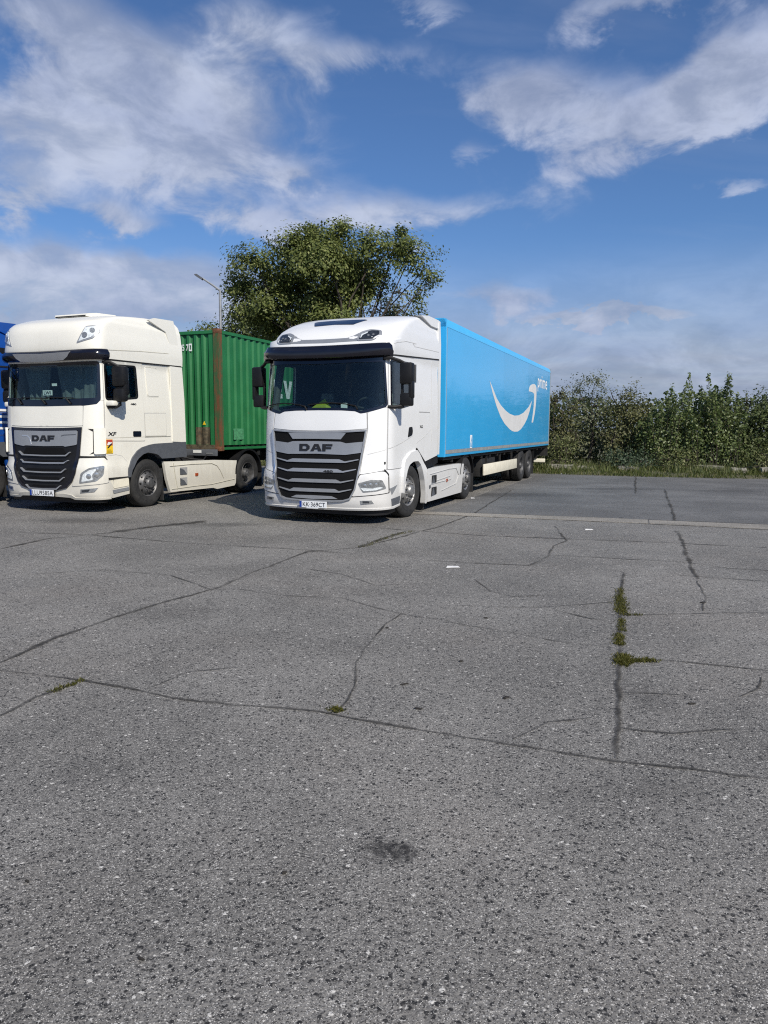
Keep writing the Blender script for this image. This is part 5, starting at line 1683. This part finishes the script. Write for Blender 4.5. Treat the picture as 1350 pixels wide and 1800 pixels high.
def blade_object(name, base, h, w, mat, seed=1, lean=.35, kind='stuff', parent=None):
    r = np.random.default_rng(seed)
    n = len(base)
    base = np.asarray(base, float)
    h = np.asarray(h) * r.uniform(.5, 1.4, n)
    w = np.asarray(w) * r.uniform(.7, 1.3, n)
    th = r.uniform(0, 2 * np.pi, n)
    ax = np.stack([np.cos(th), np.sin(th), np.zeros(n)], 1)
    ln = r.normal(size=(n, 3)) * lean
    ln[:, 2] = 0
    v = np.empty((n, 3, 3))
    v[:, 0] = base - ax * w[:, None]
    v[:, 1] = base + ax * w[:, None]
    v[:, 2] = base + (ln + np.array([0, 0, 1])) * h[:, None]
    me = bpy.data.meshes.new(name)
    me.vertices.add(n * 3)
    me.vertices.foreach_set('co', v.ravel())
    me.loops.add(n * 3)
    me.loops.foreach_set('vertex_index', np.arange(n * 3, dtype=np.int32))
    me.polygons.add(n)
    me.polygons.foreach_set('loop_start', np.arange(0, n * 3, 3, dtype=np.int32))
    at = me.attributes.new('tint', 'FLOAT', 'FACE')
    at.data.foreach_set('value', r.random(n).astype(np.float32))
    me.update(calc_edges=True)
    return link_mesh(name, me, mat, parent, kind)


def ellipsoid_clumps(blobs, per_m3, seed, shell=2.2):
    """clump centres spread through ellipsoids, denser towards their outside"""
    r = np.random.default_rng(seed)
    out, nr = [], []
    for (c, rad) in blobs:
        vol = 4.19 * rad[0] * rad[1] * rad[2]
        n = max(6, int(vol * per_m3))
        d = r.normal(size=(n, 3))
        d /= np.linalg.norm(d, axis=1)[:, None]
        q = r.random(n) ** (1 / shell)
        q *= 1 + .16 * r.normal(size=n)
        out.append(np.array(c) + d * np.array(rad) * q[:, None])
        nr.append(d)
    return np.concatenate(out), np.concatenate(nr)


def crown(name, blobs, per_m3, leaves_per, spread, size, mat, parent, seed, shell=2.2, hole=.0):
    cl, nr = ellipsoid_clumps(blobs, per_m3, seed, shell)
    r = np.random.default_rng(seed + 5)
    if hole:
        # drop whole patches of clumps so that the sky shows through
        k = np.sin(cl[:, 0] * 2.1 + seed) + np.sin(cl[:, 2] * 2.6 + 1.3 * seed) + np.sin(cl[:, 1] * 1.7 + cl[:, 2])
        keep = k > -2.2 + hole * 2
        cl, nr = cl[keep], nr[keep]
    m = r.integers(int(leaves_per * .5), int(leaves_per * 1.5) + 1, len(cl))
    idx = np.repeat(np.arange(len(cl)), m)
    sp = spread * r.uniform(.6, 1.3, len(cl))
    cen = cl[idx] + r.normal(size=(len(idx), 3)) * sp[idx][:, None] * np.array([1, 1, .8])
    cen[:, 2] = np.maximum(cen[:, 2], .03)
    return leaf_object(name, cen, size, mat, parent, .3, seed + 9, outward=nr[idx]), cl


def limb_path(a, b, r, bend=.12, n=6):
    a, b = Vector(a), Vector(b)
    L = (b - a).length
    o = Vector((r.uniform(-1, 1), r.uniform(-1, 1), r.uniform(0, 1))) * L * bend
    return [a.lerp(b, i / n) + o * math.sin(math.pi * i / n) for i in range(n + 1)]


def tree(label, loc, trunk_h, trunk_r, blobs, per_m3, leaves_per, spread, size, mat, seed, cat='tree', group=None, bark='bark', name='broadleaf_tree', hole=0.0, twigs=60, shell=2.2):
    T = empty(name, (loc[0], loc[1], 0), 0, label, cat, group)
    r = random.Random(seed)
    _, cl = crown('crown', blobs, per_m3, leaves_per, spread, size, mat, T, seed, shell, hole)
    mb = MB()
    top = Vector((r.uniform(-.2, .2), r.uniform(-.2, .2), trunk_h))
    pts = limb_path((0, 0, -.1), top, r, .04)
    mb.tube(pts, [trunk_r * (1.25 - .5 * i / 6) for i in range(7)], 9)
    mb.build('trunk', bark, T)
    lb = MB()
    ends = []
    for (c, rad) in blobs:
        e = Vector(c) + Vector((0, 0, rad[2] * .25))
        st = pts[-1].lerp(pts[3], r.random() * .8)
        p = limb_path(st, e, r, .14)
        d = (e - st).length
        r0 = trunk_r * (.13 + .17 * min(1, rad[0] / 3))
        lb.tube(p, [r0 * (1 - .85 * i / 6) + .008 for i in range(7)], 6)
        ends += p[2:]
    for _ in range(twigs):
        c = Vector(cl[r.randrange(len(cl))])
        st = min(ends, key=lambda q: (q - c).length)
        p = limb_path(st, c, r, .15, 4)
        lb.tube(p, [.035, .028, .02, .014, .008], 5)
    lb.build('limb', bark, T)
    return T


def px_tree(cx, cy, rx, ry, dist, x0, y0, dep=None, dz=0.0):
    """crown ellipsoid seen at a measured bearing from the camera, placed at its own distance; relative to the trunk"""
    b = (900 - cy) / 1274.1
    den = math.cos(_p) + b * math.sin(_p)
    X = (cx - 675) / 1274.1 / den * dist
    Z = 1.67 + dist * (b * math.cos(_p) - math.sin(_p)) / den
    s = dist / 1274.1 / den
    return ((X - x0, dz, Z), (rx * s, (dep or (rx + ry) / 2 * s), ry * s))


TD, TX = 40.0, -2.3
def tb(cx, cy, rx, ry, dz=0.0, dep=None):
    return px_tree(cx, cy, rx, ry, TD, TX, TD, dep, dz)


big = [tb(425, 500, 34, 28, .6), tb(455, 468, 40, 28, -.8), tb(412, 515, 22, 18), tb(520, 452, 48, 36, -1.2), tb(500, 490, 55, 40, 1.0), tb(548, 428, 24, 26), tb(590, 425, 34, 28, -.6), tb(598, 402, 15, 14),
       tb(560, 470, 58, 46, -1.6), tb(610, 465, 55, 46, .8), tb(645, 440, 40, 28, -1.0), tb(560, 520, 70, 40, .6), tb(480, 535, 46, 36, -.4), tb(625, 505, 40, 36, 1.2), tb(690, 436, 30, 24, .2), tb(700, 412, 12, 13),
       tb(722, 455, 34, 30, -.6), tb(745, 478, 20, 20), tb(762, 490, 9, 10), tb(735, 512, 16, 26, .4), tb(725, 548, 20, 16), tb(660, 482, 30, 26, 1.0), tb(540, 565, 70, 28, .8), tb(585, 560, 60, 25, -.6),
       tb(430, 545, 40, 26, .3), tb(470, 570, 50, 26, .8), tb(415, 470, 18, 16, .5), tb(545, 405, 8, 12), tb(715, 425, 18, 16)]
tree('tall spreading green tree rising behind the white tractor', (TX, TD), 4.2, .42, big, 9.5, 46, .27, .078, 'leaf_tree', 21, hole=.10, twigs=150, shell=1.9)
sparse = [px_tree(675, 545, 34, 30, 43, -.2, 43), px_tree(700, 520, 26, 26, 43, -.2, 43), px_tree(655, 525, 24, 22, 43, -.2, 43), px_tree(690, 560, 40, 20, 43, -.2, 43)]
tree('thin crowned tree with bare twigs showing, right behind the tall tree', (-.2, 43), 4.5, .16, sparse, 3.4, 20, .28, .085, 'leaf_grey', 33, twigs=110, name='broadleaf_tree')
t3 = [px_tree(435, 572, 40, 26, 46, -9.2, 46), px_tree(470, 590, 30, 30, 46, -9.2, 46), px_tree(412, 585, 26, 16, 46, -9.2, 46), px_tree(450, 555, 24, 16, 46, -9.2, 46)]
tree('low dark tree behind the green container, left of the tall tree', (-9.2, 46), 3.2, .2, t3, 8, 30, .32, .10, 'leaf_dark', 35, name='broadleaf_tree', twigs=30)
t4 = [px_tree(372, 580, 20, 14, 52, -12.4, 52), px_tree(348, 592, 16, 10, 52, -12.4, 52), px_tree(395, 592, 20, 12, 52, -12.4, 52)]
tree('small distant tree top peeping over the green container beside the lamp post', (-12.4, 52), 4.5, .15, t4, 8, 30, .32, .10, 'leaf_tree', 36, name='broadleaf_tree', twigs=14)


def shrub(label, px, py_top, half_px, dist, mat, seed, style='bush', lower=0.0, leaf=.07, dens=7.0, dk=2.0, name='shrub', h_in=None, hole=.1):
    s = dist / 1274.1
    X = (px - 675) * s
    top = 1.67 + (754 - py_top) * s * 1.02
    w = half_px * s
    r = random.Random(seed)
    if style == 'bush':
        blobs = [((0, 0, top * .45), (w * .95, w * .8, top * .42)), ((w * .3, -.2, top * .62), (w * .6, w * .55, top * .30)), ((-w * .35, .1, top * .66), (w * .55, w * .5, top * .28)),
                 ((r.uniform(-.3, .3) * w, 0, top * .80), (w * .5, w * .45, top * .20)), ((-w * .6, -.3, top * .28), (w * .5, w * .5, top * .26)), ((w * .6, -.3, top * .26), (w * .5, w * .5, top * .24))]
        T = tree(label, (X, dist), top * .35, .06, blobs, dens * dk, 20, .20, leaf * .82, mat, seed, 'shrub', 'shrubs along the grass verge', name=name, hole=hole, twigs=40, shell=2.0)
        # loose shoots poke out of the outline
        pts = []
        for _ in range(26):
            a = r.uniform(-1, 1)
            b0 = Vector((a * w * .9, r.uniform(-.4, .4) * w, top * (.80 - .25 * a * a)))
            L = r.uniform(.25, .6)
            for k in range(14):
                pts.append(tuple(b0 + Vector((a * .25, 0, 1)) * L * k / 14 + Vector((r.gauss(0, .04), r.gauss(0, .04), 0))))
        leaf_object('shoot_leaves', pts, leaf * .8, mat, T, .2, seed + 3)
        return T
    # a leafy base with separate shoots rising out of it
    T = empty(name, (X, dist, 0), 0, label, 'shrub', 'shrubs along the grass verge')
    base = [((r.uniform(-.9, .9) * w, r.uniform(-.4, .5), top * r.uniform(.12, .50)), (w * r.uniform(.25, .5), .7, top * r.uniform(.14, .24))) for _ in range(13)]
    crown('foliage', base, dens * 1.6, 22, .20, leaf * .85, mat, T, seed, 1.8, .08)
    st, cen = MB(), []
    ns = int(20 + half_px * .6)
    for k in range(ns):
        x = r.uniform(-1, 1) * w
        y = r.uniform(-.6, .9)
        h = top * r.uniform(.60, .86) * (1 - .22 * abs(x / w) ** 2)
        if k < 5:
            h = top * r.uniform(.86, 1.02)
            x *= .7
        dx, dy = r.gauss(0, .22), r.gauss(0, .15)
        p = [(x + dx * t * t, y + dy * t, h * t) for t in (0, .3, .6, .85, 1)]
        st.tube(p, [.018, .014, .010, .007, .004], 5)
        for _ in range(int(h * 46)):
            t = .35 + .65 * r.random() ** .8
            rad = (.05 + .26 * (1.02 - t)) * r.uniform(.3, 1.4)
            a = r.uniform(0, 6.28)
            cen.append((x + dx * t * t + rad * math.cos(a), y + dy * t + rad * math.sin(a), max(.05, h * t + r.gauss(0, .07))))
    st.build('stem', 'bark', T)
    leaf_object('shoot_leaves', cen, leaf * .95, mat, T, .1, seed + 4)
    return T


shrub('olive brown shrub half hidden at the rear end of the blue trailer', 985, 672, 32, 30.5, 'leaf_brown', 51, leaf=.055)
shrub('feathery pale grey topped shrub, first one clear of the blue trailer', 1030, 643, 42, 31.5, 'leaf_grey', 52, leaf=.055, dens=6, hole=.25)
shrub('dark brownish shrub with ragged top, between the grey one and the poplar shoots', 1098, 672, 46, 30.5, 'leaf_brown', 53, leaf=.06, dens=8)
shrub('speckled row of young poplar shoots, lower than the tall clump beside it', 1172, 680, 46, 29.3, 'leaf_poplar', 54, 'shoots', leaf=.058)
shrub('tallest clump of leafy poplar shoots standing above the other shrubs', 1252, 648, 44, 29.0, 'leaf_poplar', 55, 'shoots', leaf=.062)
shrub('dense dark green shrub at the right edge, beyond the poplar shoots', 1325, 682, 46, 29.5, 'leaf_dark', 56, leaf=.065, dens=9)
shrub('dark green shrub running off the right side of the picture', 1405, 676, 50, 29.0, 'leaf_dark', 57, leaf=.065, dens=8)
shrub('low bright green bush in front of the olive shrub, by the trailer rear', 985, 772, 28, 29.3, 'leaf_weed', 58, leaf=.05, dens=14)
shrub('low bluish weed mound in front of the brown shrub', 1108, 795, 50, 28.6, 'leaf_bluish', 59, leaf=.05, dens=16, hole=.2)
shrub('low green weed mound at the foot of the poplar shoots', 1190, 795, 40, 28.2, 'leaf_weed', 60, leaf=.05, dens=16, hole=.2)
shrub('low green bush under the dark shrub at the right edge', 1345, 790, 40, 27.4, 'leaf_weed', 61, leaf=.05, dens=14, hole=.2)

# the wood behind reads as one dark mass
rw = np.random.default_rng(77)
wood = []
for a in np.arange(-40, 62, .8):
    p = Vector((8.0, 34.0, 0)) + U * float(a)
    h = 3.0 + .4 * math.sin(a * 1.3) + rw.uniform(-.3, .3) + max(0, min(2.0, (a - 12) * .2))
    if a < -3:
        h = 3.2
    m = 900
    c = rw.normal(size=(m, 3)) * np.array([.75, .7, 0]) + np.array([p.x, p.y, 0])
    c[:, 2] = rw.uniform(.05, h, m)
    wood.append(c)
leaf_object('thicket', np.concatenate(wood), .10, 'leaf_dark', None, .2, 78, 'stuff')

# verge: rough soil with grass, weeds, broken slabs
def edge_y(x):
    return float(np.interp(x, [e[0] for e in EDGE[::-1]], [e[1] for e in EDGE[::-1]]))


gx = np.linspace(-58, 55, 200)
vv, ff = [], []
rv = np.random.default_rng(5)
for j, d in enumerate((0.05, .4, .9, 1.6, 2.6, 4.5, 9.0, 30.0)):
    for x in gx:
        z = -.02 if j == 0 else min(.16, .05 + d * .04) + rv.uniform(-.03, .03)
        vv.append((x + d * .38, edge_y(x) + d, z))
for j in range(7):
    for i in range(len(gx) - 1):
        a = j * len(gx) + i
        ff.append((a, a + 1, a + len(gx) + 1, a + len(gx)))
make('verge', vv, ff, 'soil', None, 60, 'structure')
n = 30000
x = rv.uniform(-10, 18, n)
d = rv.uniform(-.12, 1, n) ** 1.0 * 3.2
keep = (np.sin(x * 2.3) + np.sin(x * .9 + d * 2) + rv.normal(size=n) * .8) > -.9
x, d = x[keep], d[keep]
base = np.stack([x, np.array([edge_y(a) for a in x]) + d, np.clip(.03 + d * .04, 0, .12)], 1)
blade_object('grass', base, .10 + .05 * np.clip(d, 0, 2), .016, 'grass_blade', 6)
n = 6500
x = rv.uniform(-10, 18, n)
d = rv.uniform(.5, 3.6, n)
k = (np.sin(x * 1.7 + 1) + np.sin(x * 4.1)) > -.3
x, d = x[k], d[k]
base = np.stack([x, np.array([edge_y(a) for a in x]) + d, np.full(len(x), .08)], 1)
blade_object('tall_grass', base, .38, .012, 'leaf_weed', 8, .3)

rb = random.Random(9)


def block(label, px, dist, w, h, dpt, rz, tilt=0.0):
    X = (px - 675) * dist / 1274.1
    bm = bmesh.new()
    bmesh.ops.create_cube(bm, size=1)
    bmesh.ops.subdivide_edges(bm, edges=bm.edges[:], cuts=2, use_grid_fill=True)
    for v in bm.verts:
        v.co = Vector((v.co.x * w, v.co.y * dpt, (v.co.z + .5) * h)) + Vector([rb.uniform(-.025, .025) for _ in range(3)])
    me = bpy.data.meshes.new('concrete_slab')
    bm.to_mesh(me)
    bm.free()
    o = link_mesh('concrete_slab', me, 'concrete_block')
    o.location = (X, dist, .03)
    o.rotation_euler = (tilt, tilt * .5, rz)
    return tag(o, label, 'slab', 'broken concrete slabs on the grass verge')


block('long pale concrete slab on the grass nearest the blue trailer', 985, 28.9, .95, .26, .5, -.35, .05)
block('squat concrete slab half sunk in weeds below the brown shrub', 1104, 28.0, .75, .22, .5, -.3, .06)
block('narrow broken slab edge behind the weeds, below the grey topped shrub', 1030, 28.9, .6, .18, .4, -.5, .08)
block('flat weathered slab below the tallest poplar shoots', 1243, 28.3, 1.1, .26, .5, -.38, .03)
block('tilted small slab lying in the grass near the right edge', 1298, 27.0, .55, .22, .45, -.2, .12)
block('pale slab corner showing at the right edge of the verge', 1352, 26.6, .6, .28, .4, -.3, .05)

# moss and weeds in the joints
rm_ = np.random.default_rng(31)


def moss(path, w, m, h):
    P = []
    L = [math.hypot(path[i + 1][0] - path[i][0], path[i + 1][1] - path[i][1]) for i in range(len(path) - 1)]
    for i in range(len(path) - 1):
        k = int(m * L[i] / sum(L))
        t = rm_.random(k)
        g = np.floor(t * 9) / 9 + rm_.normal(size=k) * .035
        P.append(np.stack([path[i][0] + (path[i + 1][0] - path[i][0]) * g + rm_.normal(size=k) * w, path[i][1] + (path[i + 1][1] - path[i][1]) * g + rm_.normal(size=k) * w, np.full(k, .003)], 1))
    return np.concatenate(P)


mp = [moss([(2.50, 7.5), (2.36, 7.1)], .018, 210, 1), moss([(2.36, 7.1), (2.16, 6.42)], .030, 900, 1), moss([(2.1, 6.25), (1.97, 5.86)], .018, 252, 1), moss([(1.93, 5.78), (1.84, 5.48)], .022, 420, 1), moss([(1.78, 5.22), (1.70, 5.0)], .030, 780, 1),
      moss([(1.71, 5.08), (1.83, 5.11), (1.98, 5.12)], .022, 600, 1), moss([(-2.10, 4.44), (-1.99, 4.66)], .016, 156, 1),
      moss([(-.31, 4.17), (-.25, 4.14)], .022, 120, 1), moss([(-.3, 10.2), (.14, 11.26), (.5, 11.85)], .04, 360, 1), moss([(2.17, 6.42), (2.35, 6.43)], .015, 90, 1)]
blade_object('moss', np.concatenate(mp), .016, .005, 'moss_green', 32, .9)

# ------------------------------------------------------------------ lamp post
def lamp_post():
    T = empty('street_lamp', (-7.53, 34.0, 0), 0, 'slim grey street lamp with one raised arm behind the green container', 'street lamp')
    MB().tube([(0, 0, 0), (0, 0, 4), (0, 0, 7.95)], [.10, .08, .055], 12).build('pole', 'galvanised', T)
    MB().tube([(0, 0, 7.9), (-.30, 0, 8.12), (-.80, 0, 8.45)], [.05, .045, .04], 8).build('arm', 'galvanised', T)
    h = MB()
    h.prism([(-.74, 8.43), (-.80, 8.36), (-1.12, 8.56), (-1.14, 8.61), (-1.02, 8.62)], 'y', -.11, .11)
    h.build('lamp_head', 'grey_plastic', T)


lamp_post()

# ------------------------------------------------------------------ small things lying on the ground
DEBRIS = [(.21, 4.18, .030, .011), (.77, 4.37, .028, .014), (.14, 4.6, .035, .007), (-.37, 2.56, .012, .008), (.56, 5.08, .02, .01), (.03, 5.95, .02, .01), (-.76, 2.11, .016, .005), (-1.31, 2.5, .012, .005), (.91, 6.29, .025, .01), (3.11, 6.91, .04, .02),
          (1.89, 4.28, .03, .01), (4.51, 13.68, .05, .03)]
rd = random.Random(3)
WHERE = ['on the asphalt in front of the white tractor, near the middle', 'left of the mossy seam', 'beside the faint cracks, thin as a twig', 'next to the round oil stain', 'in the middle of the grey slab', 'beside the long crack bend',
         'near the bottom left of the lot', 'on the bare asphalt at the left', 'under the forked crack', 'right of the top of the mossy seam', 'right of the straight seam', 'near the pale concrete strip']
for (x, y, a, b), wh in zip(DEBRIS, WHERE):
    bm = bmesh.new()
    bmesh.ops.create_icosphere(bm, subdivisions=1, radius=1)
    for v in bm.verts:
        v.co = Vector((v.co.x * a * rd.uniform(.8, 1.2), v.co.y * b * rd.uniform(.8, 1.2), v.co.z * .006 + .006))
    me = bpy.data.meshes.new('bark_chip')
    bm.to_mesh(me)
    bm.free()
    o = link_mesh('bark_chip', me, 'dead_leaf')
    o.location = (x, y, .001)
    o.rotation_euler = (0, 0, rd.uniform(-.6, .6))
    tag(o, 'small dark chip ' + wh, 'debris', 'dark chips scattered on the asphalt')


def scrap(label, x, y, w, h):
    v = [(-w, -h, .006), (w * .2, -h * .6, .018), (w, -h * .2, .008), (w * .7, h * .7, .02), (-w * .1, h, .010), (-w * .8, h * .3, .024)]
    o = make('paper_scrap', [(a, b, c) for a, b, c in v] + [(a, b, c - .003) for a, b, c in v], [(0, 1, 2, 3, 4, 5), (11, 10, 9, 8, 7, 6)] + [((i + 1) % 6, i, i + 6, (i + 1) % 6 + 6) for i in range(6)], 'litter_paper')
    o.location = (x, y, 0)
    return tag(o, label, 'litter', 'white scraps of litter')


scrap('torn white paper scrap lying alone in the middle of the lot', .84, 8.65, .085, .03)
scrap('white paper scrap lying near the pale concrete strip', 3.43, 12.01, .07, .02)
scrap('tiny white scrap under the front edge of the white tractor', -1.85, 14.1, .07, .03)
scrap('white crumb lying behind the rear wheel of the white tractor', 2.15, 17.5, .05, .04)
scrap('white scrap on the edge of the verge just right of the trailer', 6.75, 27.35, .12, .05)
scrap('white scrap in the grass below the low bright green bush', 7.15, 27.35, .10, .06)
scrap('white scrap on the verge below the brown shrub', 9.15, 26.35, .09, .05)
